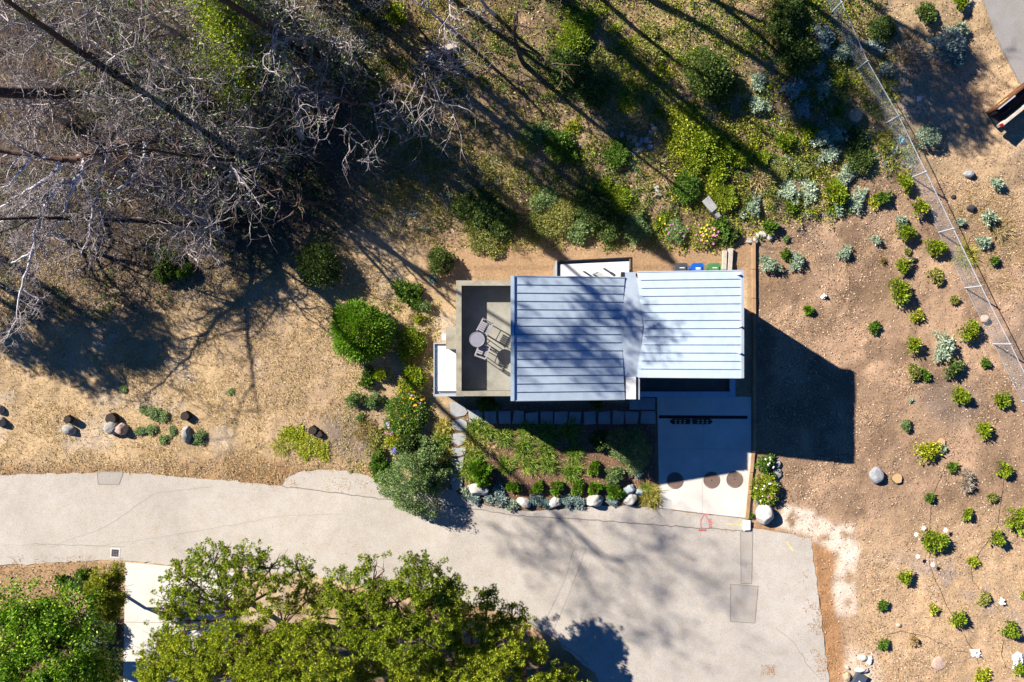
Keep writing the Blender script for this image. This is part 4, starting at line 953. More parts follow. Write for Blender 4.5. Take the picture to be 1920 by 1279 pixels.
for x, y, r, lab in ((270, 770, 8, 'uppermost weed sprig between the boulder and the oval stone'), (290, 775, 17, 'largest green weed between the boulder and the oval stone'), (308, 782, 12, 'green weed right of the largest weed'), (265, 808, 12, 'green weed right of the split boulder'), (285, 806, 12, 'green weed below the largest weed'), (325, 808, 9, 'small weed left of the oval stone'), (310, 823, 10, 'lowest small weed left of the oval stone'), (375, 820, 18, 'greyish weed right of the oval stone'), (433, 735, 7, 'tiny weed in the dry grass below the forked shadow'), (232, 728, 8, 'tiny weed at the lower rim of the big tree shadow')):
    plant(x, y, r, 'greygreen', lab, 'weed', 'weed', 'green weeds by the lane', hs=.5)
# shrubs by the driveway mouth
s1 = plant(1430, 866, 20, 'green', 'green shrub with white blossoms beside the timber wall, upper one', 'flowering_shrub', hs=.8); flowers(s1, 'white', 7, .45, .5, .05, 8)
s2 = plant(1430, 915, 29, 'lime', 'green shrub with white blossoms beside the timber wall, lower one', 'flowering_shrub', hs=.7); flowers(s2, 'white', 9, .65, .6, .05, 9); flowers(s2, 'pink', 6, .5, .6, .045, 10)
plant(1419, 935, 8, 'teal', 'bluish sprig left of the lower white-blossom shrub'); plant(1408, 966, 5, 'green', 'tiny weed at the foot of the timber wall'); plant(1449, 892, 6, 'green', 'tiny weed among the edging stones')

# ------------------------------------------------------------------ the planted lot right of the house
LG = 'young shrubs planted on the bare lot'
for x, y, r, k, lab in ((1690, 346, 21, 'lime', 'lime shrub in shade left of the fence, uppermost'), (1650, 372, 18, 'green', 'green shrub in shade left of the uppermost lime shrub'), (1718, 394, 19, 'lime', 'dark lime shrub close to the fence'), (1691, 437, 22, 'lime', 'lime shrub in front of the silvery rosettes'), (1685, 415, 14, 'silver', 'silvery rosettes behind a lime shrub'),
        (1747, 466, 23, 'lime', 'full lime shrub right of the black stone'), (1752, 518, 19, 'olive', 'pale compact shrub nearest the fence'), (1688, 498, 17, 'lime', 'light green shrub left of the black stone'), (1680, 547, 28, 'lime', 'large lime shrub left of the fence posts'), (1787, 563, 10, 'olive', 'small pale shrub below the compact one'),
        (1717, 594, 18, 'yellow', 'straggly yellowish plant below the large lime shrub'), (1637, 614, 12, 'green', 'small green shrub midway across the lot'), (1514, 582, 10, 'ball', 'tiny bright green shrub nearest the house shadow'), (1706, 646, 19, 'lime', 'lime shrub left of the large silver shrub'), (1809, 622, 26, 'lime', 'large lime shrub right of the large silver shrub'),
        (1764, 650, 31, 'silver', 'largest silver shrub on the lot'), (1783, 690, 20, 'dark', 'dark green shrub under the largest silver shrub'), (1710, 698, 20, 'olive', 'straggly shrub below the lime shrub'), (1731, 703, 12, 'green', 'green shrub at the tip of the straggly one'), (1844, 680, 11, 'green', 'small green shrub right of the dark green one'),
        (1794, 741, 22, 'lime', 'dense lime shrub in the middle of the lot'), (1871, 749, 19, 'lime', 'rounded lime shrub near the right edge, upper one'), (1838, 804, 18, 'lime', 'rounded lime shrub near the right edge, lower one'), (1695, 797, 15, 'greygreen', 'grey-green shrub right of the house shadow'), (1707, 750, 6, 'silver', 'tiny silver sprig right of the house shadow'),
        (1733, 845, 30, 'yellow', 'sprawling yellow-green plant beside the tan log'), (1766, 842, 9, 'silver', 'small silver sprig below the tan log'), (1876, 878, 19, 'lime', 'lime shrub right of the dry grey bush'), (1783, 874, 11, 'green', 'green sprig above the dry grey bush'), (1806, 890, 18, 'greyt', 'dry grey bush, upper half'), (1807, 908, 17, 'greyt', 'dry grey bush, lower half'),
        (1740, 931, 11, 'green', 'small green shrub below the sprawling plant'), (1808, 962, 12, 'lime', 'small lime shrub between poppy plant and dry bush'), (1858, 932, 12, 'olive', 'straggly olive sprig left of the big edge shrub'), (1897, 972, 29, 'lime', 'biggest bright shrub at the right edge'), (1860, 1008, 19, 'lime', 'lime shrub below the biggest edge shrub'),
        (1820, 1052, 15, 'yellow', 'yellowish shrub right of the poppy plant'), (1691, 1078, 17, 'lime', 'compact lime shrub below the poppy plant'), (1652, 1133, 11, 'green', 'small green shrub nearest the road end, upper'), (1748, 1140, 12, 'yellow', 'thin yellowish shrub on the lower slope'), (1789, 1157, 19, 'lime', 'lime shrub on the lower slope above the white bag'),
        (1841, 1122, 16, 'olive', 'olive shrub on the lower slope'), (1887, 1177, 20, 'lime', 'lime shrub left of the right-hand white bag'), (1711, 1198, 16, 'rust', 'brownish shrub on the lower slope'), (1653, 1207, 11, 'green', 'small green shrub nearest the road end, lower'), (1838, 1265, 20, 'yellow', 'yellow-green shrub cut by the bottom edge'),
        (1905, 1250, 15, 'lime', 'lime shrub under the right-hand white bag'), (1919, 1110, 13, 'lime', 'lime shrub cut by the right edge, lower slope'), (1700, 472, 8, 'olive', 'little straggly shrub above the black stone'), (1653, 490, 10, 'rust', 'little brownish shrub left of the black stone'),
        (1440, 497, 26, 'silver', 'silver shrub beside the timber wall, left one'), (1492, 491, 21, 'silver', 'silver shrub beside the timber wall, right one'), (1471, 478, 15, 'green', 'green shrub between the two silver shrubs'), (1580, 474, 21, 'silver', 'silver shrub alone on the bare lot'), (1641, 452, 14, 'silver', 'small pale silver shrub above the lot'),
        (1733, 258, 32, 'silver', 'large silver-green shrub right of the fence'), (1862, 347, 18, 'silver', 'silver shrub right of the grey rock'), (1845, 408, 20, 'silver', 'silver shrub beside the black stone'), (1838, 455, 18, 'silver', 'faded silver shrub below the black stone'), (1796, 418, 9, 'silver', 'small silver shrub beside the fence'), (1410, 388, 21, 'silver', 'silver shrub above the white stones'), (1392, 402, 10, 'silver', 'small silver sprig left of the silver shrub above the white stones'), (1444, 428, 19, 'green', 'green shrub above the white stones'), (1473, 448, 8, 'greygreen', 'small green sprig right of the white stones'), (1860, 490, 10, 'green', 'green sprig among dry grass right of the fence')):
    plant(x, y, r, k, lab, group=LG)
pp = plant(1745, 1012, 24, 'lime', 'straggly plant with large white poppies', 'poppy_plant', 'flowers', hs=.8)
for (x, y) in ((1729, 989), (1770, 993), (1715, 1001), (1718, 1042), (1746, 1057)):
    w_ = P(x, y, .45); d = w_ - pp.location; a = -pp.rotation_euler[2]
    o = obj('flower', flower_mesh('white'), pp, ((d.x * cos(a) - d.y * sin(a)) / pp.scale[0], (d.x * sin(a) + d.y * cos(a)) / pp.scale[1], .45 / pp.scale[2]), x); o.scale = (.13 / pp.scale[0],) * 3
    obj('flower_stem', MB().tube((0, 0, 0), (o.location.x * .98, o.location.y * .98, o.location.z), .008, n=4).mesh('flower_stem', M['bark']), pp)

# ------------------------------------------------------------------ the wild slope behind the house
WG = 'wild shrubs on the slope behind the house'
for x, y, r, k, lab, hs in ((1318, 148, 44, 'dark', 'big dark green bush on the upper slope', 1), (1350, 165, 30, 'dark', 'right shoulder of the big dark green bush', .9), (1283, 232, 38, 'yellow', 'yellow-green bush below the big dark bush', .6), (1270, 268, 30, 'yellow', 'yellow-green bush, lower left of the slope clump', .6), (1315, 272, 34, 'lime', 'lime bush in the middle of the slope clump', .6), (1350, 285, 28, 'lime', 'lime bush, right of the slope clump', .6), (1385, 300, 22, 'lime', 'lime bush, far right of the slope clump', .6), (1300, 305, 26, 'lime', 'lime bush at the foot of the slope clump', .6),
        (1345, 322, 22, 'lime', 'small lime bush below the slope clump', .6), (1285, 352, 30, 'green', 'shaded green bush above the weathered board', .6), (1290, 335, 18, 'yellow', 'yellow bush beside the shaded green bush', .6), (1355, 370, 26, 'lime', 'lime bush right of the weathered board', .5), (1372, 375, 16, 'green', 'green bush above the silver sprigs', .5), (1325, 355, 14, 'yellow', 'small yellow bush left of the weathered board', .5),
        (1045, 275, 31, 'green', 'bright green bush beside the long trunk shadow', .7), (1062, 292, 20, 'green', 'lower half of the bright bush by the trunk shadow', .7), (1002, 255, 24, 'greygreen', 'pale green bush on the slope above the rear roof', .6), (1020, 245, 18, 'greygreen', 'pale green bush behind the bright one', .6), (1155, 292, 26, 'green', 'green bush left of the cobble wash', .6), (1140, 275, 16, 'olive', 'olive bush left of the cobble wash', .6),
        (1050, 405, 42, 'olive', 'large olive bush uphill of the rear roof, centre', .65), (1012, 425, 32, 'olive', 'olive bush uphill of the rear roof, left', .65), (1085, 430, 32, 'greygreen', 'grey-green bush uphill of the rear roof, right', .65), (1020, 375, 28, 'greygreen', 'grey-green bush above the large olive bush', .6), (1110, 390, 40, 'dark', 'dark bush in the long trunk shadow', .6), (1145, 425, 32, 'dark', 'dark bush above the bins', .6), (1190, 425, 34, 'greygreen', 'pale bush above the bins', .6), (1160, 375, 26, 'lime', 'lime bush below the cobble wash', .6), (1180, 395, 22, 'olive', 'olive bush below the cobble wash', .6), (1128, 355, 16, 'lime', 'small lime bush at the forked shadow', .5), (1135, 345, 12, 'lime', 'tiny lime bush at the forked shadow', .5),
        (905, 395, 36, 'dark', 'dark bush in shade left of the olive bushes', .6), (940, 420, 30, 'dark', 'dark bush in shade uphill of the terrace', .6), (905, 448, 30, 'olive', 'olive bush uphill of the terrace, in sun', .6), (885, 425, 20, 'olive', 'small olive bush uphill of the terrace', .6), (925, 465, 22, 'olive', 'lowest olive bush uphill of the terrace', .6), (870, 385, 26, 'dark', 'dark bush in shade above the olive bush', .6),
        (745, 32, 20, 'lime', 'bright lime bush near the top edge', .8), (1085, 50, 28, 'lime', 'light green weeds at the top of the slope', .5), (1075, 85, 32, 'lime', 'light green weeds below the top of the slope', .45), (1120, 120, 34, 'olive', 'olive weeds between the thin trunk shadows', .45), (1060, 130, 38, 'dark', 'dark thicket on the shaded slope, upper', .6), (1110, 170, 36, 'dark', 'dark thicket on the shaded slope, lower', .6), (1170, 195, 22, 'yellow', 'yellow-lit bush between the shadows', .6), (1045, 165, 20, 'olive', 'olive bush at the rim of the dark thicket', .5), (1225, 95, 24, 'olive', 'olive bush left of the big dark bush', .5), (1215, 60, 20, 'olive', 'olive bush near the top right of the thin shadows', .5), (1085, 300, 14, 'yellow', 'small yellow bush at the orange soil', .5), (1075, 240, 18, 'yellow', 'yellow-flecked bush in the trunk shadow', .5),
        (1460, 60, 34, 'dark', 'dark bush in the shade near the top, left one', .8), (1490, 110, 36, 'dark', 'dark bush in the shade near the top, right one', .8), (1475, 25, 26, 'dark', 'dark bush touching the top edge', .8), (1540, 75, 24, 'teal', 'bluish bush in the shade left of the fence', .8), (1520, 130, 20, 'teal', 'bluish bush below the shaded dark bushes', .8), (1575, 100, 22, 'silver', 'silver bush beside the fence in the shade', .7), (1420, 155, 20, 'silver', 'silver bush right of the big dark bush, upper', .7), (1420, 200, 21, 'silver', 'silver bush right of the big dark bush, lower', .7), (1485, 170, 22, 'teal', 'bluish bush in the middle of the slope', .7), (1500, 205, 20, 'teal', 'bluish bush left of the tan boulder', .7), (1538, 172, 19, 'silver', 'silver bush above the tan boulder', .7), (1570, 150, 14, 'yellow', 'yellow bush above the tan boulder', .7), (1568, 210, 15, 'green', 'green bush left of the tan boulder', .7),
        (1470, 268, 19, 'lime', 'lime bush among silver bushes', .7), (1515, 252, 16, 'lime', 'lime bush above the silver clump', .7), (1535, 265, 22, 'silver', 'silver clump on the slope, upper left', .7), (1565, 255, 20, 'silver', 'silver clump on the slope, upper right', .7), (1555, 290, 20, 'silver', 'silver clump on the slope, middle', .7), (1590, 320, 18, 'silver', 'silver clump on the slope, right', .7), (1600, 265, 24, 'dark', 'dark green mass left of the blue bag', .6), (1610, 300, 28, 'dark', 'dark green mass below the blue bag', .6), (1655, 275, 14, 'olive', 'pale sprig left of the blue bag', .6),
        (1478, 362, 24, 'silver', 'silver bush at the foot of the slope, left', .7), (1515, 358, 22, 'silver', 'silver bush at the foot of the slope, middle', .7), (1480, 388, 14, 'lime', 'lime bush under the left silver bush', .6), (1560, 362, 24, 'lime', 'lime bush at the foot of the slope', .9), (1600, 375, 22, 'silver', 'silver bush at the foot of the slope, right', .7), (1570, 392, 14, 'silver', 'silver bush under the lime bush', .7), (1640, 378, 16, 'yellow', 'yellowish bush near the foot of the slope', .6), (1580, 335, 20, 'silver', 'silver bush above the lime bush', .7), (1450, 320, 26, 'olive', 'olive dry weeds in the middle of the slope', .35), (1425, 300, 16, 'lime', 'lime sprig in the dry weeds', .5), (1500, 310, 22, 'olive', 'olive weeds left of the silver clump', .4), (1440, 345, 22, 'olive', 'olive weeds at the foot of the dry slope', .35),
        (1765, 92, 36, 'teal', 'large blue-green bush in shade right of the fence', 1.0), (1790, 110, 22, 'teal', 'lower right part of the blue-green bush', 1.0), (1795, 58, 16, 'silver', 'pale twiggy top of the blue-green bush', 1.1), (1690, 115, 36, 'greyt', 'dry brown-grey bush left of the blue-green bush', .8), (1650, 60, 26, 'dark', 'dark bush right of the fence top', .7), (1640, 85, 18, 'teal', 'bluish bush right of the fence top', .7), (1660, 130, 18, 'teal', 'bluish bush right of the second fence post', .7), (1735, 25, 20, 'dark', 'dark bush at the top edge', .7), (1800, 5, 14, 'lime', 'lime bush at the top edge by the upper road', .9), (1645, 170, 8, 'lime', 'small lime weed beside the fence', .7),
        (1350, 430, 22, 'green', 'leafy bush behind the bins', .7), (1370, 445, 16, 'dark', 'dark bush right of the flowers behind the bins', .7)):
    plant(x, y, r, k, lab, group=WG, hs=hs)
f6 = plant(1322, 440, 28, 'olive', 'flower bush behind the bins with yellow and pink blossoms', 'flowering_shrub', 'flowers', hs=.6); flowers(f6, 'lemon', 18, .5, .45, .06, 21); flowers(f6, 'pink', 16, .7, .45, .06, 22)
f7 = plant(1265, 435, 26, 'greygreen', 'flower bush above the grey bin with pink specks', 'flowering_shrub', 'flowers', hs=.6); flowers(f7, 'pink', 10, .6, .4, .05, 23)
f8 = plant(1240, 420, 18, 'lime', 'small bush with yellow specks above the path', 'flowering_shrub', 'flowers', hs=.6); flowers(f8, 'lemon', 6, .4, .3, .05, 24)
for x, y, r, lab in ((1000, 250, 22, 'grass tuft on the slope beside the trunk shadow'), (985, 275, 20, 'grass tuft in the long trunk shadow'), (870, 300, 24, 'pale grass tuft on the bare slope, upper'), (840, 330, 24, 'pale grass tuft on the bare slope, lower'), (1425, 330, 26, 'dry grass tuft in the middle of the slope'), (1240, 330, 24, 'dry grass tuft beside the cobble wash'), (1230, 300, 20, 'dry brown tuft above the cobbles'), (1810, 480, 26, 'olive grass tuft seen through the fence'), (1875, 430, 24, 'dry grass tuft right of the silver shrubs'), (1700, 90, 30, 'dry grass tuft beside the brown-grey bush'), (1655, 255, 18, 'grass tuft under the fence')):
    grass_clump(x, y, r, lab, 'dry' if 'dry' in lab or 'pale' in lab else 'grassy', 'wild grass tufts', .7)

# ------------------------------------------------------------------ fence, boards, bags, trailer and other objects
M['galv'] = mat_plain('galvanised_steel', (.52, .56, .60), 0.5, 0.3, var=0.15)
fb = [(1508, -75), (1556, 27), (1603, 133), (1660, 232), (1709, 333), (1759, 436), (1809, 540), (1862, 645), (1915, 752), (1968, 860)]
fr = empty('chain_link_fence', P(*fb[4]), label='chain-link fence with steel posts crossing the slope', cat='fence'); fl = fr.location
fp = [P(*p) - fl for p in fb]; FHT = 1.4
for k, p in enumerate(fp):
    MB().tube(p + Vector((0, 0, -.3)), p + Vector((0, 0, FHT)), 0.036, n=10).build('post', M['galv'], fr)
    MB().tube(p + Vector((0, 0, FHT)), p + Vector((0, 0, FHT + .05)), 0.045, 0.02, n=10).build('post_cap', M['galv'], fr)
for a, b in zip(fp[:-1], fp[1:]):
    MB().tube(a + Vector((0, 0, FHT - .03)), b + Vector((0, 0, FHT - .03)), 0.02, n=8).build('top_rail', M['galv'], fr)
    MB().tube(a + Vector((0, 0, .06)), b + Vector((0, 0, .06)), 0.009, n=5).build('bottom_wire', M['galv'], fr)
    L = (b - a).length; n = int(L / .11); e = (b - a) / L; P0 = []; P1 = []
    for j in range(-12, n):
        for dr in (1, -1):
            s0, s1 = (j * .11, j * .11 + 1.3) if dr == 1 else (j * .11 + 1.3, j * .11)
            z0, z1 = .07, FHT - .03
            lo, hi = sorted((s0, s1))
            t0 = max(0, (0 - lo) / 1.3); t1 = min(1, (L - lo) / 1.3)
            if t1 <= t0: continue
            zz = (lambda t: z0 + (z1 - z0) * t) if dr == 1 else (lambda t: z1 + (z0 - z1) * t)
            P0.append(a + e * (lo + 1.3 * t0) + Vector((0, 0, zz(t0)))); P1.append(a + e * (lo + 1.3 * t1) + Vector((0, 0, zz(t1))))
    V, Fq = segs_mesh([p[:] for p in P0], [p[:] for p in P1], [.0022] * len(P0), [.0022] * len(P0), 3)
    obj('wire_mesh', mesh_np('wire_mesh', V, Fq, M['galv']), fr)
M['oldwood'] = mat_plain('silvery_old_wood', (.40, .40, .38), 0.9, var=0.25, scale=4, fine=30); M['oldwood2'] = mat_plain('bleached_boards', (.52, .46, .38), 0.9, var=0.25, scale=4, fine=30)
def plank(px0, px1, w, h, mat, name, label, cat, lift=0.05):
    a, b = P(*px0), P(*px1); a.z = float(ground_z(a.x, a.y)) + lift; b.z = float(ground_z(b.x, b.y)) + lift; d = b - a; L = d.length
    o = MB().box(0, L, -w / 2, w / 2, 0, h).build(name, M[mat], bevel=0.008); o.location = a; o.rotation_euler = d.to_track_quat('X', 'Z').to_euler(); return tag(o, label, cat)
plank((1319, 375), (1336, 396), .42, .12, 'oldwood', 'weathered_board', 'weathered blue-grey board lying in the weeds behind the bins', 'board', .18); plank((1335, 394), (1346, 408), .28, .1, 'oldwood', 'weathered_board', 'shorter grey board continuing the blue-grey board', 'board', .12)
plank((1358, 470), (1357, 506), .20, .2, 'oldwood2', 'edging_board', 'pale edging board beside the green bin, left one', 'board', .0); plank((1369, 466), (1367, 508), .20, .24, 'oldwood2', 'edging_board', 'pale edging board beside the green bin, right one', 'board', .0)
plank((800, 108), (858, 88), .30, .28, 'oldwood2', 'fallen_log', 'pale sawn timber lying under the bare branches', 'log', .02)
M['bag_white'] = mat_plain('white_plastic', (.85, .84, .83), 0.5, var=0.08); M['bag_blue'] = mat_plain('blue_plastic', (.16, .50, .72), 0.4, var=0.2)
def rag(px, py, rp, mat, label, seed, name='plastic_bag'):
    rg = np.random.default_rng(seed); q = P(px, py); q.z = float(ground_z(q.x, q.y)); R = rp / 37.3; n = 15
    u = np.linspace(-1, 1, n); X, Y = np.meshgrid(u, u, indexing='ij'); ph = rg.random(8) * 6.28
    an = np.arctan2(Y, X); k = 1 + .12 * np.sin(2 * an + ph[0]) + .10 * np.sin(5 * an + ph[1])
    Zz = .10 + .07 * np.sin(5 * X + ph[2] + 3 * Y) + .06 * np.sin(7 * Y + ph[3] - 2 * X) + .04 * np.sin(11 * X + 9 * Y)
    Zz = Zz * (1.15 - np.maximum(np.abs(X), np.abs(Y)) ** 2) + .01
    V = np.stack([X * k * R, Y * k * R * .8, np.abs(Zz)], -1).reshape(-1, 3)
    o = obj(name, mesh_np(name, V, grid_faces(n, n), M[mat], True), None, q, rg.random() * 6); return tag(o, label, 'bag')
rag(1830, 1225, 9, 'bag_white', 'crumpled white bag on the lower slope, between two drip hoses', 1); rag(1908, 1238, 13, 'bag_white', 'long white bag at the right edge of the lower slope', 2); rag(1878, 1128, 6, 'bag_white', 'small white bag above the right-hand lime shrub', 3); rag(1688, 264, 7, 'bag_blue', 'crumpled light blue bag beside the fence', 4)
rag(1544, 556, 5, 'bag_white', 'white scrap on the bare lot beside the house shadow', 6, 'paper_scrap'); rag(1725, 184, 5, 'bag_white', 'white scrap on the ground right of the fence', 7, 'paper_scrap')
# dark box at the road end
q = P(1608, 1272); r = empty('utility_box', (q.x, q.y, 0), radians(-28), label='dark grey utility box with lid among the stones at the road end', cat='box')
M['boxgrey'] = mat_plain('dark_grey_plastic', (.06, .075, .10), .5, var=.15)
MB().box(-.24, .24, -.32, .32, -.1, .30).build('body', M['boxgrey'], r, bevel=.015); ld = MB().box(-.27, .27, .0, .34, .302, .335).build('lid', M['boxgrey'], r, bevel=.01); MB().box(-.27, .27, -.36, -.004, .302, .335).build('lid', M['boxgrey'], r, bevel=.01); MB().disc((-.02, -.05), .045, .336, .35, 12).build('knob', M['pvc'], r)
# trailer at the right edge
M['ruststeel'] = mat_plain('rust_brown_steel', (.16, .07, .03), .7, .1, var=.4, scale=3); M['dark'] = mat_plain('black_steel', (.02, .02, .025), .6, .2)
a = P(1870, 207, 2.0); b = P(1921, 166, 2.0); an = math.atan2(b.y - a.y, b.x - a.x); g0 = P(1890, 205)
r = empty('trailer', (a.x, a.y, float(terrain(a.x, a.y))), an, label='rusty open trailer with red tail lamp, cut by the right edge', cat='trailer')
MB().box(0, 3.2, .06, .14, .35, 1.30).build('side_wall', M['ruststeel'], r); MB().box(0.0, 1.0, .0, .06, 1.22, 1.34).build('top_rail', M['galv'], r, bevel=.01)
MB().box(0, 3.2, -.62, .059, .35, .45).build('bed', M['dark'], r); MB().box(.02, 3.2, -.12, .0, .45, 1.0).build('inner_wall', M['dark'], r)
MB().box(-.1, 3.2, -.80, -.64, .5, 1.02).build('side_rail', M['oldwood2'], r, bevel=.02); MB().box(-.15, -.1, -.79, -.65, .82, 1.03).build('tail_lamp', mat_plain('red_lamp', (.5, .02, .03), .3), r)
for k in range(4): MB().box(.35 + k * .13, .42 + k * .13, .141, .15, .9, 1.15).build('letter', M['yellowpaint'], r)
for x in (.8, 2.4): MB().tube((x, -.5, .3), (x, -.32, .3), .3, n=24).build('wheel', M['black'], r)
# drip irrigation hoses
def hose(pts, label):
    m_ = MB(); w_ = []
    for a, b in zip(pts[:-1], pts[1:]):
        for j in range(6):
            x = a[0] + (b[0] - a[0]) * j / 6; y = a[1] + (b[1] - a[1]) * j / 6; q = P(x, y); w_.append(Vector((q.x + math.sin(x * .3) * .03, q.y + math.cos(y * .4) * .03, float(ground_z(q.x, q.y)) + .012)))
    for a, b in zip(w_[:-1], w_[1:]): m_.tube(a, b, .010, n=5, caps=False)
    tag(m_.build('drip_hose', M['black']), label, 'hose')
hose([(1765, 890), (1745, 945), (1742, 1000), (1742, 1060), (1768, 1120), (1790, 1165), (1826, 1222), (1838, 1250)], 'black drip hose running down the lot past the poppy plant')
hose([(1885, 890), (1880, 920), (1868, 990), (1820, 1060), (1824, 1090), (1850, 1120), (1880, 1150)], 'black drip hose near the right edge of the lot')
hose([(1664, 1190), (1690, 1182), (1740, 1195), (1790, 1220), (1822, 1226)], 'black drip hose curving to the crumpled white bag'); hose([(1882, 1200), (1878, 1225), (1885, 1250), (1895, 1258)], 'short black drip hose at the long white bag')
# ------------------------------------------------------------------ trees
M['bark_grey'] = mat_bark('grey_bark', (.30, .26, .255), (.62, .57, .56)); M['bark_twig'] = mat_bark('grey_twigs', (.085, .068, .06), (.28, .238, .218), 3.0); M['bark_mid'] = mat_bark('pale_grey_bark', (.22, .188, .178), (.55, .49, .465))
M['bark_white'] = mat_bark('bleached_branches', (.48, .45, .46), (.80, .77, .78)); M['bark_brown'] = mat_bark('brown_bark', (.10, .06, .045), (.24, .15, .11)); M['bark_dark'] = mat_bark('burnt_bark', (.02, .016, .015), (.075, .055, .048))
LEAF['euc'] = mat_leaf('eucalyptus_leaves', (.05, .085, .035), (.16, .215, .09), (.30, .34, .15), trans=.25)
LEAF['pine'] = mat_leaf('pine_needles', (.05, .085, .008), (.26, .335, .022), (.52, .53, .05), trans=.42)
LEAF['broad'] = mat_leaf('broad_leaves', (.025, .07, .006), (.12, .25, .012), (.30, .42, .03), trans=.35)
LEAF['cypress'] = mat_leaf('cypress_leaves', (.11, .14, .008), (.25, .27, .02), (.36, .35, .05), trans=.2)

def rvec(rng): return Vector((rng.gauss(0, 1), rng.gauss(0, 1), rng.gauss(0, 1)))
def bend(d, ang, rng):
    ax = d.cross(rvec(rng))
    return (Matrix.Rotation(ang, 3, ax.normalized()) @ d) if ax.length > 1e-6 else d
def grow(S, T, p, d, L, r, lvl, prm, rng):
    """one branch and everything on it; S collects segments, T collects twig tips"""
    n, first, kids, ratio, wob, sag = prm[lvl]; last = lvl == len(prm) - 1
    for i in range(n):
        d = (d + rvec(rng) * wob + Vector((0, 0, sag))).normalized(); q = p + d * (L / n)
        r0 = r * (1 - 0.75 * i / n); r1 = r * (1 - 0.75 * (i + 1) / n); S.append((p, q, r0, r1, lvl)); p = q
        if not last and i >= first:
            k = int(kids) + (1 if rng.random() < kids - int(kids) else 0)
            for _ in range(k):
                cd = bend(d, radians(rng.uniform(28, 75)), rng)
                grow(S, T, p, cd, L * ratio * rng.uniform(.6, 1.2), max(r1 * .66, (.04, .03, .018, .011, .01)[lvl]), lvl + 1, prm, rng)
    if last: T.append((p, d))
def seg_parts(S, root, loc, thick_lvl, mats, sides=(8, 3), names=('trunk', 'crown'), mid=None):
    if mid is not None:
        sel = [s for s in S if s[4] in (thick_lvl + 1, thick_lvl + 2)]; S = [s for s in S if s[4] not in (thick_lvl + 1, thick_lvl + 2)]
        V, Fq = segs_mesh([s[0][:] for s in sel], [s[1][:] for s in sel], [s[2] for s in sel], [s[3] for s in sel], 5); obj('branch_crown', mesh_np('branch_crown', V - np.array(loc[:]), Fq, mid), root)
    for name, sel, sd, m_ in ((names[0], [s for s in S if s[4] <= thick_lvl], sides[0], mats[0]), (names[1], [s for s in S if s[4] > thick_lvl], sides[1], mats[1])):
        if not sel: continue
        V, Fq = segs_mesh([s[0][:] for s in sel], [s[1][:] for s in sel], [s[2] for s in sel], [s[3] for s in sel], sd)
        obj(name, mesh_np(name, V - np.array(loc[:]), Fq, m_, name == names[0]), root)
def tip_leaves(T, root, loc, frac, per, ll, lw, mat, rng, spread=.12, name='foliage', region=None):
    pts = [t_ for t_ in T if rng.random() < frac and (region is None or region(t_[0]))]
    if not pts: return
    C = np.array([p[:] for p, d in pts]); D0 = np.array([d[:] for p, d in pts]); nr = np.random.default_rng(rng.randrange(10 ** 6))
    C = np.repeat(C, per, 0) + nr.normal(0, spread, (len(C) * per, 3)); D = unit(np.repeat(D0, per, 0) * .5 + nr.normal(size=C.shape) * .8)
    s_ = nr.uniform(.7, 1.3, len(C)); V, Fq = leaf_quads(C, D, ll * s_, lw * s_, nr)
    obj(name, mesh_np(name, V - np.array(loc[:]), Fq, mat), root)
#            n first kids ratio wobble sag
BARE = [(6, 1, 2.0, .62, .14, .02), (6, 1, 1.6, .55, .26, -.02), (4, 1, 1.7, .64, .30, -.05), (4, 1, 1.15, .62, .40, -.05), (3, 0, 0, 0, .34, -.06)]
BARE_THIN = [(6, 3, 1.6, .55, .14, .0), (6, 1, 1.0, .55, .26, -.06), (4, 1, 1.2, .6, .32, -.10), (4, 1, .7, .6, .34, -.08), (3, 0, 0, 0, .3, -.08)]
def bare_tree(px, py, zc, h, spread, label, seed, prm=BARE, mats=None, leaf=None, r=.2, lean=None):
    """leafless tree whose crown centre shows at pixel (px, py) at height zc"""
    rng = random.Random(seed); c = P(px, py, zc); b = Vector((c.x, c.y, 0)); b.z = float(terrain(b.x, b.y)) - .1
    if lean: b = b + Vector((lean[0], lean[1], 0))
    top = Vector((c.x, c.y, b.z + h)); S = []; T = []
    root = empty('bare_tree', b, label=label, cat='tree', group='bare grey trees on the slope')
    grow(S, T, b, (top - b).normalized(), (top - b).length, r, 0, [(prm[0][0], prm[0][1], prm[0][2], spread / h, prm[0][4], prm[0][5])] + prm[1:], rng)
    seg_parts(S, root, b, 1, mats or (M['bark_grey'], M['bark_twig']), mid=M['bark_mid'])
    if leaf: tip_leaves(T, root, b, leaf[0], leaf[1], .16, .055, LEAF[leaf[2]], rng, .16, region=leaf[3] if len(leaf) > 3 else None)
    return root
def near_px(cx, cy, r):
    def f(p):
        x, y = to_px(p.x, p.y, p.z); return math.hypot(x - cx, y - cy) < r
    return f
euc = lambda f, n: (f, n, 'euc')
bare_tree(190, 110, 3.42, 4.20, 3.67, 'bare grey tree with dense pale twigs left of the dark trunks', 1)
bare_tree(330, 200, 3.42, 4.20, 3.89, 'bare grey tree in the middle of the twig thicket', 2, leaf=euc(.3, 6))
bare_tree(420, 320, 2.56, 3.36, 2.81, 'bare grey tree at the lower rim of the twig thicket', 3, leaf=euc(.18, 5))
bare_tree(500, 130, 3.42, 4.32, 3.46, 'half-leafed grey tree near the top centre-left', 4, leaf=euc(.42, 5))
bare_tree(630, 55, 3.0, 3.7, 2.9, 'half-leafed grey tree at the top, left of the lime bush', 5, leaf=euc(.3, 6))
bare_tree(70, 200, 3.06, 3.91, 3.24, 'bare grey tree at the left edge above the white branches', 6)
bare_tree(265, 330, 2.72, 3.57, 3.02, 'bare grey tree behind the bleached white tree', 7)
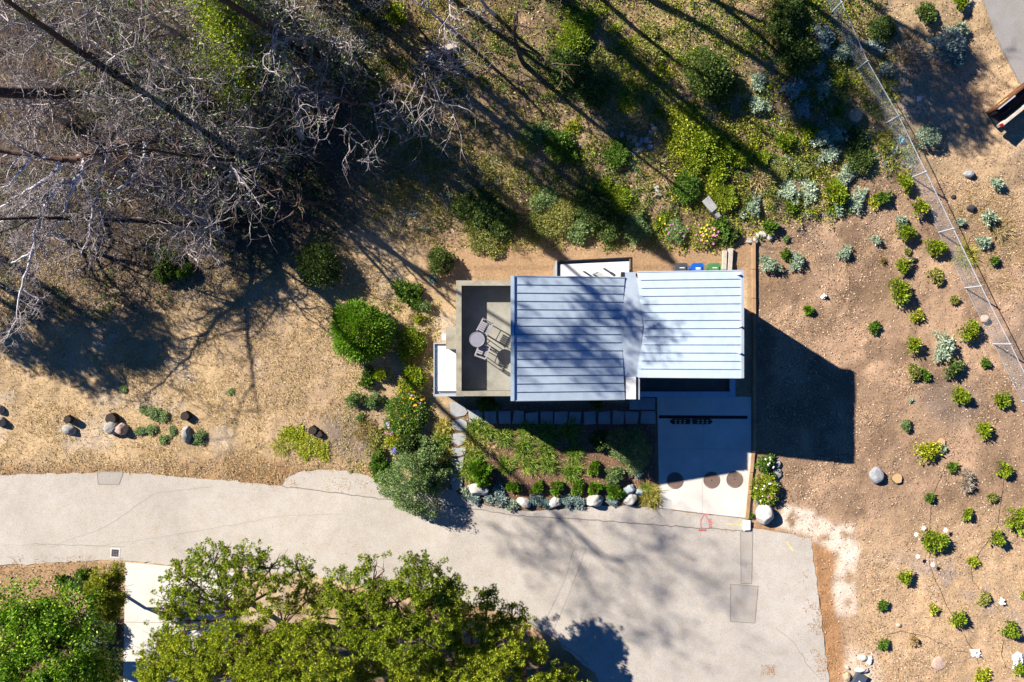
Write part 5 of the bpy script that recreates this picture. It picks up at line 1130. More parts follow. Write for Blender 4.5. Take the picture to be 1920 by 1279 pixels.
bare_tree(545, 240, 2.6, 3.3, 2.6, 'bare grey tree with leafy tips above the forked shadow', 8, BARE_THIN, leaf=euc(.08, 4))
bare_tree(70, 40, 3.99, 4.80, 3.67, 'bare grey tree in the top left corner', 9)
bare_tree(350, 60, 3.70, 4.56, 3.46, 'bare grey tree near the top left of the green crown', 10, leaf=euc(.3, 5))
bare_tree(80, 440, 1.87, 2.72, 2.81, 'low grey thicket tree at the left edge under the white branches', 13, leaf=euc(.05, 4))
bare_tree(370, 420, 2.89, 3.40, 2.38, 'low bare tree at the lower tip of the twig thicket', 14)
bare_tree(440, 90, 4.27, 5.04, 1.62, 'bright green leafy tree crown among the grey twigs', 15, leaf=(1, 9, 'lime'))
TH = (M['bark_brown'], M['bark_mid'])
bare_tree(690, 215, 2.99, 3.78, 2.60, 'thin brown-stemmed tree with few drooping branches', 11, BARE_THIN, TH, r=.09, lean=(.6, 1.2))
bare_tree(785, 140, 2.99, 3.92, 2.80, 'thin drooping tree right of the brown-stemmed one', 16, BARE_THIN, TH, leaf=euc(.05, 3), r=.09, lean=(.2, 1.5))
bare_tree(930, 45, 3.99, 4.90, 3.20, 'drooping grey tree at the top centre', 12, BARE_THIN, (M['bark_grey'], M['bark_twig']), leaf=euc(.05, 3), r=.11, lean=(.0, 1.5))
bare_tree(850, 35, 3.32, 4.20, 2.80, 'drooping grey tree at the top, left of centre', 17, BARE_THIN, (M['bark_grey'], M['bark_twig']), leaf=euc(.10, 4), r=.1)

# the bleached tree that leans out to the left, drawn limb by limb
rng = random.Random(77); S = []; T = []
def limb(pts, r0, r1, kids, L, lvl=0, seed=0, tw=(3, 1, 1.6)):
    w_ = [P(x, y, z * 1.3) for x, y, z in pts]; fine = []; LIMBS.append((len(S), 0)); mine = []
    for a, b in zip(w_[:-1], w_[1:]):
        for j in range(3): fine.append(a.lerp(b, j / 3) + rvec(rng) * .03)
    fine.append(w_[-1]); n = len(fine) - 1
    for i in range(n):
        ra = r0 + (r1 - r0) * i / n; rb = r0 + (r1 - r0) * (i + 1) / n; mine.append((fine[i], fine[i + 1], ra, rb, lvl))
        if i >= 1 and L:
            for _ in range(int(kids) + (rng.random() < kids % 1)):
                d = (fine[i + 1] - fine[i]).normalized(); cd = bend(d, radians(rng.uniform(25, 70)), rng)
                grow(S, T, fine[i + 1], cd, L * rng.uniform(.5, 1.2), max(rb * .5, .012), 2, [None, None, (4, 0, 1.5, .6, .22, -.05), (4, 0, 1.4, .62, .28, -.05), (3, 0, 0, 0, .3, -.05)], rng)
    LIMBS[-1] = mine
LIMBS = []
limb([(352, 262, .3), (345, 262, 1.2), (300, 258, 2.6), (255, 268, 3.2), (205, 275, 3.8), (155, 295, 4.2), (120, 300, 4.5), (60, 290, 4.8), (0, 283, 5.2), (-60, 280, 5.6)], .24, .09, .7, 1.2)
limb([(270, 265, 3.1), (272, 290, 3.3), (262, 318, 3.4), (245, 338, 3.3), (205, 365, 3.1)], .11, .04, .3, .8, 1)
limb([(155, 295, 4.2), (157, 316, 4.3), (150, 330, 4.3), (135, 341, 4.3), (100, 356, 4.2), (60, 380, 4.1), (20, 405, 4.0), (-10, 420, 4.0)], .10, .03, 1, 1.1, 1)
limb([(155, 322, 4.3), (141, 345, 4.2), (128, 372, 4.0), (118, 402, 3.9), (102, 432, 3.7)], .08, .025, 1, 1.0, 1)
limb([(112, 300, 4.5), (104, 325, 4.6), (60, 350, 4.5), (30, 372, 4.4), (-15, 402, 4.4)], .09, .03, 1, 1.1, 1)
limb([(122, 338, 4.3), (90, 376, 4.1), (70, 420, 3.8), (60, 470, 3.6), (46, 520, 3.4), (36, 560, 3.2), (30, 600, 3.0), (14, 632, 2.8)], .085, .02, 1.3, 1.1, 1)
limb([(152, 336, 4.2), (165, 362, 4.1), (172, 392, 4.0), (168, 440, 3.8), (150, 482, 3.6)], .06, .018, 1, .9, 1)
limb([(60, 290, 4.8), (40, 322, 4.7), (14, 346, 4.6), (-20, 362, 4.6)], .07, .02, 1, 1.0, 1)
limb([(205, 275, 3.8), (196, 305, 3.9), (185, 330, 3.9), (180, 372, 3.7), (196, 420, 3.4), (204, 455, 3.2)], .05, .015, 1, .9, 1)
limb([(62, 470, 3.6), (30, 490, 3.4), (0, 500, 3.3), (-30, 520, 3.2)], .04, .012, 1.2, .9, 1)
limb([(40, 540, 3.3), (70, 560, 3.1), (60, 590, 2.9)], .03, .01, 1.2, .8, 1)
b = P(352, 262); root = empty('leaning_tree', b, label='bleached dead tree leaning left with long white branches', cat='tree')
for k, sel in enumerate(LIMBS):
    V, Fq = segs_mesh([s[0][:] for s in sel], [s[1][:] for s in sel], [s[2] for s in sel], [s[3] for s in sel], 8)
    nm = 'limb' if k else 'trunk'; obj(nm, mesh_np(nm, V - np.array(b[:]), Fq, M['bark_white' if k else 'bark_brown'], True), root)
seg_parts(S, root, b, -1, (M['bark_mid'], M['bark_mid']))

# tall trees: their crowns stand outside the frame, their trunks and shadows fall into it
TALL = [(10, 8, 4.0, .20, .03, .02), (5, 1, 1.6, .55, .16, .03), (4, 1, 1.6, .6, .22, .0), (3, 0, 0, 0, .3, .0)]
TALLC = [(10, 8, 3.5, .085, .02, .02), (5, 1, 1.8, .5, .16, .0), (4, 1, 1.6, .6, .22, .0), (3, 0, 0, 0, .3, .0)]
TALLD = [(12, 10, 3.0, .095, .015, .0), (5, 1, 1.6, .5, .16, .0), (4, 1, 1.7, .6, .22, .0), (3, 0, 0, 0, .3, .0)]
def tall_tree(bx, by, h, lean, label, seed, r=.3, leaf=(.95, 13), prm=TALL, mats=None, ls=(.26, .09), spread=.2, name='tall_pine', kind='dark'):
    rng = random.Random(seed); b = P(bx, by); b.z = float(terrain(b.x, b.y)) - .2; top = b + Vector((lean[0], lean[1], h)); S = []; T = []
    root = empty(name, b, label=label, cat='tree', group='tall trees above the slope')
    grow(S, T, b, (top - b).normalized(), (top - b).length, r, 0, prm, rng)
    seg_parts(S, root, b, 1, mats or (M['bark_dark'], M['bark_dark']), sides=(10, 3))
    tip_leaves(T, root, b, leaf[0], leaf[1], ls[0], ls[1], LEAF[kind], rng, spread)
    return root
tall_tree(235, 150, 17.9, (3.0, -2.9), 'thick dark trunk leaving the frame at the top of the left edge', 31, .19, prm=TALLD, kind='euc', leaf=(.8, 8))
tall_tree(228, 172, 21, (-6.6, -6.4), 'dark trunk leaving the frame lower on the left edge', 32, .28, leaf=(.8, 8))
tall_tree(575, 110, 16.6, (-.4, -1.0), 'tall pine among the grey twigs whose crown shades the roof', 33, .2, prm=TALLC, leaf=(.4, 8))
# columnar ivy-clad trunks that throw the long diagonal bands
def ivy_trunk(bx, by, h, lean, rad, label, seed):
    rng = random.Random(seed); nr = np.random.default_rng(seed); b = P(bx, by); b.z = float(terrain(b.x, b.y)) - .2; ax = Vector((lean[0], lean[1], h)); root = empty('ivy_clad_tree', b, label=label, cat='tree', group='ivy-clad trees beyond the top edge')
    S = []; p = Vector((0, 0, 0)); n = 10
    for i in range(n):
        q = ax * ((i + 1) / n) + rvec(rng) * .08; S.append((p, q, .26 * (1 - .6 * i / n), .26 * (1 - .6 * (i + 1) / n), 0)); p = q
    V, Fq = segs_mesh([s[0][:] for s in S], [s[1][:] for s in S], [s[2] for s in S], [s[3] for s in S], 8); obj('trunk', mesh_np('trunk', V, Fq, M['bark_dark'], True), root)
    m_ = int(330 * h * rad); tt = nr.random(m_); an = nr.random(m_) * 6.28; rr_ = rad * (0.55 + .45 * np.sqrt(nr.random(m_))) * (0.7 + .5 * vnoise(tt * h, an, 1.2, seed % 9)) * np.minimum(1, 3.2 * (1.02 - tt))
    C = tt[:, None] * np.array(ax[:])[None] + np.stack([rr_ * np.cos(an), rr_ * np.sin(an), nr.normal(0, .1, m_)], 1)
    V, Fq = leaf_quads(C, unit(nr.normal(size=C.shape)), nr.uniform(.16, .3, m_), nr.uniform(.10, .16, m_), nr); obj('foliage', mesh_np('foliage', V, Fq, LEAF['dark']), root)
ivy_trunk(585, -60, 13, (-.8, -2.2), 1.2, 'ivy-clad tree beyond the top edge casting the broad diagonal shadow band', 41)
ivy_trunk(830, -190, 12, (-.5, -2.2), .55, 'ivy-clad tree beyond the top edge shading the slope above the cobbles', 42)
def leafy_tree(bx, by, h, R, zc, label, seed, lean=(0, 0), n=1500, kind='dark', gap=.42, fl=1.0):
    nr = np.random.default_rng(seed); rng = random.Random(seed); b = P(bx, by); b.z = float(terrain(b.x, b.y)) - .1; root = empty('leafy_tree', b, label=label, cat='tree', group='leafy trees beyond the photo edges')
    S = []; T = []; c = Vector((lean[0], lean[1], zc))
    grow(S, T, Vector((0, 0, 0)), c.normalized(), zc * 1.1, .22, 0, [(7, 4, 2.4, R / zc * .8, .05, .0), (5, 1, 1.6, .55, .2, .02), (3, 0, 0, 0, .3, 0)], rng)
    seg_parts(S, root, Vector((0, 0, 0)), 1, (M['bark_brown'], M['bark_grey']))
    d = unit(nr.normal(size=(n, 3))); k = R * (.35 + .65 * nr.random(n) ** .4) * (.75 + .4 * vnoise(d[:, 0] * 3, d[:, 1] * 3 + d[:, 2], 1.0, seed % 7))
    C = np.array(c[:]) + d * k[:, None] * np.array([1, 1, .75 * fl]); keep = vnoise(C[:, 0] * 1.3 + C[:, 2], C[:, 1] * 1.3, .9, 5 + seed % 5) > gap - .2; C = C[keep]
    Q = np.repeat(C, 14, 0); Q = Q + nr.normal(0, .16, Q.shape); V, Fq = leaf_quads(Q, unit(nr.normal(size=Q.shape)), nr.uniform(.14, .26, len(Q)), nr.uniform(.07, .12, len(Q)), nr)
    obj('foliage', mesh_np('foliage', V, Fq, LEAF[kind]), root)
leafy_tree(-270, 405, 9, 2.2, 7.6, 'leafy tree beyond the left edge, leftmost of three shading the dry grass', 51, (0, 0), 520, gap=.62, fl=.5)
leafy_tree(-185, 425, 9, 2.1, 8.0, 'leafy tree beyond the left edge, middle of three shading the dry grass', 60, (0, 0), 560, gap=.6, fl=.5)
leafy_tree(-100, 415, 9, 1.7, 7.6, 'leafy tree beyond the left edge, rightmost of three shading the dry grass', 58, (0, 0), 420, gap=.64, fl=.5)
ivy_trunk(455, -35, 12, (-.9, -3.0), .8, 'ivy-clad tree beyond the top edge shading the slope left of the house', 43)
leafy_tree(640, -165, 11, 1.5, 10.0, 'leafy tree beyond the top edge shading the dark thicket', 53, (0, -.3), 500)
leafy_tree(1010, -210, 11, 2.4, 10.0, 'leafy tree beyond the top edge shading the dark bushes left of the fence', 54, (0, 0), 520, gap=.6)
leafy_tree(1235, -215, 11, 2.4, 10.0, 'leafy tree beyond the top edge shading the fence and the blue-green bush', 55, (0, 0), 420, gap=.62)
leafy_tree(1330, -110, 9, 1.6, 8.5, 'leafy tree beyond the top edge shading the bare ground right of the fence', 56, (0, 0), 260, gap=.6)
leafy_tree(1130, -60, 9, 1.3, 8.0, 'slim leafy tree beyond the top edge shading the silver bushes', 57, (0, 0), 380, gap=.55)
SL = [(8, 3, .9, .25, .05, .0), (4, 1, 1.5, .5, .2, .0), (3, 0, 0, 0, .3, 0)]
for bx, by, h, ln, lab, sd in ((1010, -40, 9, (-.3, -1.6), 'slender bare tree at the top edge throwing the left of two thin shadows', 61), (1060, -60, 9, (-.3, -1.6), 'slender bare tree at the top edge throwing the right of two thin shadows', 62), (985, 120, 7.5, (-.6, -1.8), 'slender bare tree on the slope with a forked shadow', 63),
                          (540, 300, 8.5, (-3.2, -2.4), 'dark leaning trunk under the twigs whose shadow runs to the round bush', 64), (480, 425, 10, (-12.2, -.6), 'low leaning trunk under the twigs throwing the forked shadow on dry grass', 65), (630, 385, 6, (-1.2, -.8), 'slender bare tree above the dark green bush', 66),
                          (1240, -70, 9, (-.3, -1.4), 'slender bare tree beyond the top edge left of the big dark bush', 67), (860, 120, 6, (-.4, -.8), 'slender bare tree beside the pale sawn timber', 68)):
    tall_tree(bx, by, h, ln, lab, sd, .13, (.12, 3), SL, (M['bark_dark'], M['bark_brown']), (.16, .05), name='slender_tree', kind='euc')

# ------------------------------------------------------------------ trees below the road
def lobed_tree(name, label, base, lobes, kind, nclump, per, ll, lw, seed, trunk_r=.2, mode='star', bark='bark_brown', nb=3, cat='tree', jit=.16, keep_t=.30):
    """lobes: (px, py, z, radius px, flatness) as seen in the photo"""
    nr = np.random.default_rng(seed); rng = random.Random(seed); b = P(*base); root = empty(name, b, label=label, cat=cat)
    S = []; L = []
    for (x, y, z, rp, fl) in lobes:
        c = P(x, y, z); R = rp * (H - z) / F; L.append((c, R, fl))
    fork = b + Vector((0, 0, 1.4)); S.append((b + Vector((0, 0, -.2)), fork, trunk_r, trunk_r * .8, 0))
    for c, R, fl in L:
        p = fork; n = 5
        for i in range(n):
            t_ = (i + 1) / n; q = fork.lerp(c, t_) + Vector((0, 0, .5 * sin(pi * t_) - .1)) + rvec(rng) * .06; S.append((p, q, trunk_r * .55 * (1 - .7 * i / n), trunk_r * .55 * (1 - .7 * (i + 1) / n), 0)); p = q
        for _ in range(int(nb * 3)):
            e = c + Vector(unit(nr.normal(size=3))) * R * .8; m_ = c.lerp(e, .5) + rvec(rng) * .1; S.append((c, m_, .035, .025, 1)); S.append((m_, e, .025, .01, 1))
            for _ in range(3): S.append((m_.lerp(e, rng.random()), e + rvec(rng) * R * .25, .014, .006, 1))
    seg_parts(S, root, b, 0, (M[bark], M[bark]), sides=(8, 4))
    A = np.array([R * R for c, R, fl in L]); k = nr.choice(len(L), nclump, p=A / A.sum()); C0 = np.array([l[0][:] for l in L])[k]; RR = np.array([l[1] for l in L])[k]; FL = np.array([l[2] for l in L])[k]
    d = unit(nr.normal(size=(nclump, 3))); d[:, 2] = np.where(d[:, 2] < -.2, -d[:, 2], d[:, 2]); sh = .55 + .5 * nr.random(nclump) ** .5
    C = C0 + d * (RR * sh)[:, None] * np.stack([np.ones(nclump), np.ones(nclump), FL], 1)
    C = C + nr.normal(0, jit, C.shape) * np.array([1, 1, .6])
    keep = vnoise(C[:, 0] + .5 * C[:, 2], C[:, 1] - .3 * C[:, 2], .55, 3 + seed % 5) > keep_t; C = C[keep]; d = d[keep]
    Q = np.repeat(C, per, 0); o_ = unit(nr.normal(size=Q.shape)); o_[:, 2] = np.abs(o_[:, 2]) - .25
    if mode == 'star': B = Q + o_ * .05; D = unit(o_ + np.repeat(d, per, 0) * .4 + nr.normal(size=Q.shape) * .2)
    else: B = Q + nr.normal(0, .15, Q.shape); D = unit(np.repeat(d, per, 0) * .5 + nr.normal(size=Q.shape) * .7)
    s_ = nr.uniform(.7, 1.3, len(Q)); V, Fq = leaf_quads(B, D, ll * s_, lw * s_, nr)
    obj('crown', mesh_np('crown', V - np.array(b[:]), Fq, LEAF[kind]), root)
    return root
lobed_tree('pine_tree', 'open-crowned pine leaning over the pale lower driveway', (470, 1130), [(350, 1085, 5.6, 34, .5), (400, 1060, 6.0, 42, .5), (455, 1062, 6.2, 44, .5), (505, 1065, 6.0, 38, .5), (560, 1070, 5.6, 30, .5), (325, 1135, 5.2, 34, .5), (318, 1190, 4.8, 30, .5), (375, 1120, 5.2, 34, .5), (440, 1110, 5.0, 36, .5), (350, 1165, 4.6, 40, .5)], 'pine', 950, 40, .115, .036, 71, .16)
lobed_tree('pine_tree', 'tall green pine in the middle of the bottom edge', (760, 1150), [(650, 1110, 5.5, 44, .6), (700, 1090, 6.0, 44, .6), (790, 1085, 6.3, 46, .6), (835, 1105, 5.8, 36, .6), (745, 1130, 5.8, 54, .6), (810, 1150, 5.5, 50, .6), (640, 1160, 5.0, 52, .6), (690, 1170, 5.2, 56, .6), (760, 1195, 5.4, 56, .6)], 'pine', 2400, 40, .115, .036, 72, .2)
lobed_tree('pine_tree', 'broad green pine covering the bottom edge left of centre', (480, 1215), [(310, 1250, 5.0, 50, .6), (370, 1230, 5.4, 60, .6), (450, 1205, 5.5, 62, .6), (530, 1170, 5.2, 54, .6), (570, 1220, 5.6, 62, .6), (420, 1270, 5.8, 62, .6), (510, 1265, 6.0, 66, .6), (600, 1275, 6.0, 64, .6), (330, 1290, 5.4, 60, .6), (580, 1130, 4.6, 38, .6)], 'pine', 3400, 40, .115, .036, 73, .22)
lobed_tree('pine_tree', 'green pine at the bottom edge right of centre', (900, 1225), [(915, 1118, 3.89, 20, .6), (960, 1158, 3.74, 26, .6), (880, 1180, 4.03, 50, .6), (930, 1208, 3.89, 42, .6), (990, 1232, 3.31, 34, .6), (850, 1240, 4.03, 60, .6), (930, 1260, 4.18, 60, .6), (1005, 1270, 3.31, 40, .6), (700, 1250, 4.03, 62, .6), (780, 1275, 4.32, 62, .6), (1062, 1284, 2.59, 32, .6)], 'pine', 3400, 40, .115, .036, 74, .22)
lobed_tree('broadleaf_tree', 'lush bright green broadleaf tree in the bottom left corner', (105, 1195), [(60, 1150, 5.2, 62, .8), (130, 1150, 5.0, 56, .8), (30, 1210, 5.4, 64, .8), (110, 1215, 5.6, 66, .8), (165, 1200, 4.6, 48, .8), (60, 1275, 5.6, 70, .8), (140, 1275, 5.2, 62, .8), (-20, 1180, 5.0, 60, .8), (190, 1260, 3.6, 40, .8)], 'broad', 1300, 40, .14, .075, 75, .2, 'mix', keep_t=.42)
lobed_tree('cypress_tree', 'golden cypress beside the pale lower driveway', (210, 1100), [(205, 1078, 3.0, 28, 1.1), (208, 1106, 3.0, 33, 1.1), (202, 1132, 2.6, 30, 1.1), (190, 1105, 2.4, 26, 1.1)], 'cypress', 1500, 26, .11, .035, 76, .1, 'star', jit=.03)
for x, y, r, k, lab in ((185, 1160, 28, 'teal', 'blue-grey shrub between the cypress and the bottom left tree'), (205, 1180, 26, 'greygreen', 'grey-green shrub beside the lower driveway'), (185, 1200, 24, 'teal', 'bluish shrub under the bottom left tree'), (160, 1075, 14, 'green', 'small green shrub left of the golden cypress'), (150, 1095, 16, 'greygreen', 'grey-green sprig left of the golden cypress'), (120, 1085, 10, 'dark', 'small dark sprig on the bank below the road')):
    plant(x, y, r, k, lab, hs=1.1)
leafy_tree(975, 1190, 8, 1.15, 6.2, 'leafy tree at the bottom edge casting the ragged shadow on the road', 59, (.2, -3.6), 300, 'pine', .55)

# ------------------------------------------------------------------ ground litter, grass and weeds (uncountable)
def sample(pts, n, seed, dens=None, feather=.4, onroad=False):
    nr = np.random.default_rng(seed); a = np.array(pts); x = nr.uniform(a[:, 0].min(), a[:, 0].max(), n); y = nr.uniform(a[:, 1].min(), a[:, 1].max(), n)
    X, Y, _ = Pn(x, y); m_ = poly_mask(X, Y, pts, feather); blocked = np.maximum.reduce([poly_mask(X, Y, q, .05) for q in (ROAD, DRIVE, DRIVE2, UPROAD)])
    hx = (X > -3.6) & (X < 10.3) & (Y > -2.7) & (Y < 3.2)
    p = m_ * ((blocked < .3) | onroad) * (~hx)
    if dens is not None: p = p * dens(X, Y)
    k = nr.random(n) < p; return X[k], Y[k], nr
def stuff(name, V, Fq, mat, label, cat):
    o = obj(name, mesh_np(name, V, Fq, mat)); tag(o, label, cat, kind='stuff'); return o
def chips(pts, n, seed, size, mat, name, label, cat, dens=None, tilt=.35, asp=.45, lift=.012, onroad=False):
    X, Y, nr = sample(pts, n, seed, dens, onroad=onroad); k = len(X); an = nr.random(k) * 6.28; D = unit(np.stack([np.cos(an), np.sin(an), nr.normal(0, tilt, k)], 1)); C = np.stack([X, Y, (np.full(k, .034) if onroad else ground_z(X, Y)) + lift + .02 * nr.random(k)], 1)
    s_ = nr.uniform(size[0], size[1], k); n_ = np.stack([-D[:, 1], D[:, 0], nr.normal(0, tilt, k)], 1); S_ = unit(n_) * (s_ * asp)[:, None] / 2
    Dv = D * s_[:, None]; V = np.stack([C - Dv / 2, C + S_, C + Dv / 2, C - S_], 1).reshape(-1, 3)
    return stuff(name, V, np.arange(4 * k).reshape(k, 4), mat, label, cat)
def tufts(pts, n, seed, L, mat, name, label, cat, dens=None, w=(.012, .025), el=(15, 70), per=5):
    X, Y, nr = sample(pts, n, seed, dens); X = np.repeat(X, per) + nr.normal(0, .03, len(X) * per); Y = np.repeat(Y, per) + nr.normal(0, .03, len(Y) * per); k = len(X)
    an = nr.random(k) * 6.28; e = np.radians(nr.uniform(el[0], el[1], k)); D = np.stack([np.cos(e) * np.cos(an), np.cos(e) * np.sin(an), np.sin(e)], 1)
    V, Fq = blade_strips(np.stack([X, Y, ground_z(X, Y) - .01], 1), D, nr.uniform(L[0], L[1], k), nr.uniform(w[0], w[1], k), .35, nr, 2)
    return stuff(name, V, Fq, mat, label, cat)
M['litter'] = mat_leaf('fallen_leaves', (.07, .045, .028), (.24, .16, .10), (.52, .42, .32), trans=.1); M['chipm'] = mat_leaf('wood_chips', (.075, .045, .027), (.27, .175, .105), (.56, .44, .32), trans=.0); M['mulchm'] = mat_leaf('bark_mulch', (.07, .04, .025), (.24, .14, .09), (.42, .27, .19), trans=.0)
M['litterd'] = mat_leaf('shade_toned_leaves', (.035, .024, .018), (.12, .085, .06), (.32, .25, .19), trans=.05)  # dead leaves, darkened to carry shade under the bare trees
M['straw'] = mat_leaf('straw', (.27, .185, .09), (.45, .325, .165), (.56, .43, .25), trans=.15)
FIELD = [(-60, 440), (300, 500), (640, 440), (760, 560), (800, 640), (760, 900), (600, 890), (520, 915), (-60, 895)]
dn = lambda X, Y: .25 + .75 * smooth(.38, .6, fbm(X, Y, 1.1, 61, 2))
tufts(FIELD, 24000, 81, (.10, .28), M['straw'], 'dry_grass', 'short dry straw grass covering the field left of the house', 'grass', dn)
chips(FIELD, 9000, 82, (.05, .12), M['litter'], 'leaf_litter', 'dead leaves scattered over the dry field', 'leaves', dn)
UL = [(-80, -40), (720, -40), (740, 330), (620, 470), (300, 580), (-80, 620)]
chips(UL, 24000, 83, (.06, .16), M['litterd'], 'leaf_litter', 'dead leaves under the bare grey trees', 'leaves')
X, Y, nr = sample(UL, 9000, 84); k = len(X); an = nr.random(k) * 6.28; L_ = nr.uniform(.15, .9, k); A_ = np.stack([X, Y, ground_z(X, Y) + .02], 1); B_ = A_ + np.stack([np.cos(an) * L_, np.sin(an) * L_, nr.uniform(0, .12, k)], 1); V, Fq = segs_mesh(A_, B_, nr.uniform(.006, .016, k), nr.uniform(.003, .008, k), 3)
stuff('fallen_twigs', V, Fq, M['bark_twig'], 'fallen grey twigs under the bare trees', 'twigs')
SLOPE = [(640, -40), (1640, -40), (1720, 330), (1600, 400), (1420, 430), (1330, 470), (860, 470), (700, 420)]
wd = lambda X, Y: smooth(.42, .62, fbm(X, Y, 1.6, 71, 3))
chips(SLOPE, 18000, 85, (.06, .15), M['litter'], 'leaf_litter', 'dead leaves on the slope behind the house', 'leaves')
chips(SLOPE, 20000, 86, (.07, .15), LEAF['lime'], 'weeds', 'low bright green weeds on the slope behind the house', 'weeds', lambda X, Y: wd(X, Y) * smooth(0, 6, X), .6, .5, .05)
chips(SLOPE, 16000, 87, (.07, .15), LEAF['olive'], 'weeds', 'low olive weeds on the slope behind the house', 'weeds', lambda X, Y: smooth(.45, .6, fbm(X, Y, 1.2, 77, 3)), .6, .45, .05)
tufts(SLOPE, 7000, 88, (.12, .32), LEAF['grassy'], 'weeds', 'thin yellow-green grass on the slope behind the house', 'weeds', lambda X, Y: smooth(.46, .62, fbm(X, Y, 2.0, 91, 3)))
tufts([(700, 230), (960, 230), (960, 400), (760, 470), (640, 420)], 4500, 89, (.10, .28), LEAF['dry'], 'dry_grass', 'pale dry grass on the sunlit slope left of the olive bushes', 'grass')
def weed_clumps(pts, n, seed, R, hr, per, ll, lw, mat, name, label, cat, dens=None):
    X, Y, nr = sample(pts, n, seed, dens); k = len(X); C = np.stack([X, Y, ground_z(X, Y)], 1); r_ = nr.uniform(R[0], R[1], k)
    Q = np.repeat(C, per, 0); rr_ = np.repeat(r_, per); an = nr.random(k * per) * 6.28; d = np.sqrt(nr.random(k * per)) * rr_
    Q = Q + np.stack([d * np.cos(an), d * np.sin(an), hr * rr_ * (.2 + .8 * nr.random(k * per)) * np.sqrt(np.clip(1.05 - (d / rr_) ** 2, 0, 1))], 1)
    D = nr.normal(size=Q.shape); D[:, 2] = np.abs(D[:, 2]) * .6; s_ = nr.uniform(.7, 1.3, len(Q)); V, Fq = leaf_quads(Q, unit(D), ll * s_, lw * s_, nr)
    return stuff(name, V, Fq, mat, label, cat)
gr = lambda sc, sd, a, b: (lambda X, Y: smooth(a, b, fbm(X, Y, sc, sd, 3)))
weed_clumps(SLOPE, 1900, 110, (.15, .42), .8, 34, .10, .05, LEAF['green'], 'weeds', 'leafy green weeds filling the slope behind the house', 'weeds', lambda X, Y: gr(2.2, 111, .42, .56)(X, Y) * (.25 + .75 * smooth(-3, 4, X)))
weed_clumps(SLOPE, 2000, 112, (.15, .40), .8, 30, .11, .035, LEAF['olive'], 'weeds', 'dry olive weeds filling the slope behind the house', 'weeds', gr(2.6, 113, .40, .56))
weed_clumps(SLOPE, 1900, 114, (.15, .40), .7, 32, .10, .05, LEAF['yellow'], 'weeds', 'yellow-green weeds filling the slope behind the house', 'weeds', lambda X, Y: gr(2.4, 115, .46, .6)(X, Y) * (.2 + .8 * smooth(-2, 6, X)))
weed_clumps(SLOPE, 900, 116, (.15, .4), .8, 28, .12, .04, LEAF['teal'], 'weeds', 'blue-grey weeds filling the slope behind the house', 'weeds', lambda X, Y: gr(2.6, 117, .46, .6)(X, Y) * np.maximum(smooth(11, 14, X), smooth(1, -4, X)))
weed_clumps(SLOPE, 1100, 118, (.15, .4), .8, 34, .11, .03, LEAF['rust'], 'weeds', 'brown withered weeds filling the slope behind the house', 'weeds', gr(2.4, 119, .46, .6))
TOPW = [(1030, 10), (1130, 10), (1300, 180), (1240, 240), (1130, 150), (1040, 110)]
weed_clumps(TOPW, 420, 124, (.15, .38), .8, 34, .12, .045, LEAF['lime'], 'weeds', 'bright green weeds at the top of the slope between thin shadows', 'weeds', gr(1.6, 125, .36, .5))
weed_clumps([(1220, 200), (1420, 250), (1420, 350), (1250, 340)], 340, 126, (.15, .38), .7, 34, .11, .055, LEAF['yellow'], 'weeds', 'yellow-green weeds round the lime bushes on the slope', 'weeds', gr(1.4, 127, .38, .52))
weed_clumps([(720, 220), (980, 250), (1000, 360), (860, 420), (740, 330)], 420, 128, (.12, .32), .7, 26, .12, .03, LEAF['olive'], 'weeds', 'pale olive weeds on the sunlit slope above the terrace', 'weeds', gr(1.4, 129, .36, .55))
weed_clumps(UL, 700, 130, (.2, .6), .9, 40, .13, .06, LEAF['dark'], 'weeds', 'dark green undergrowth beneath the bare trees', 'weeds', lambda X, Y: gr(3.0, 131, .46, .58)(X, Y) * smooth(-24, -16, X))
weed_clumps(UL, 1100, 120, (.15, .45), .8, 30, .12, .045, LEAF['euc'], 'weeds', 'grey-green undergrowth beneath the bare trees', 'weeds', gr(2.6, 121, .45, .6))
weed_clumps([(640, 560), (850, 560), (850, 760), (800, 930), (640, 890)], 260, 122, (.12, .3), .7, 28, .09, .04, LEAF['olive'], 'weeds', 'olive weeds between the bushes left of the terrace', 'weeds', gr(1.4, 123, .42, .56))
LOT = [(1418, 440), (1560, 400), (1700, 330), (1980, 330), (1980, 1330), (1560, 1330), (1540, 1010), (1418, 990)]
chips(LOT, 60000, 90, (.04, .11), M['chipm'], 'wood_chips', 'wood chips and dead leaves over the planted lot', 'wood chips', lambda X, Y: (.25 + .75 * smooth(.4, .62, fbm(X, Y, 1.8, 97, 3))) * (1 - .85 * poly_mask(X, Y, [(1460, 940), (1530, 955), (1605, 980), (1620, 1160), (1560, 1160), (1560, 1040), (1455, 990)], .2)))
tufts([(1640, 1030), (1980, 1030), (1980, 1330), (1600, 1330)], 2600, 91, (.08, .2), M['straw'], 'dry_grass', 'sparse dry straw on the lower lot', 'grass', dn)
tufts([(1760, 330), (1980, 400), (1980, 560), (1830, 540)], 3500, 94, (.1, .24), LEAF['dry'], 'dry_grass', 'dry grass right of the chain-link fence', 'grass', dn)
chips([(1640, 0), (1840, 0), (1980, 260), (1980, 420), (1740, 330)], 7000, 92, (.04, .10), M['chipm'], 'wood_chips', 'chips and leaves on the bare ground right of the fence', 'wood chips')
chips([(850, 755), (1232, 755), (1236, 952), (1000, 960), (862, 932)], 9000, 93, (.04, .09), M['mulchm'], 'bark_mulch', 'brown bark mulch in the front garden', 'mulch')
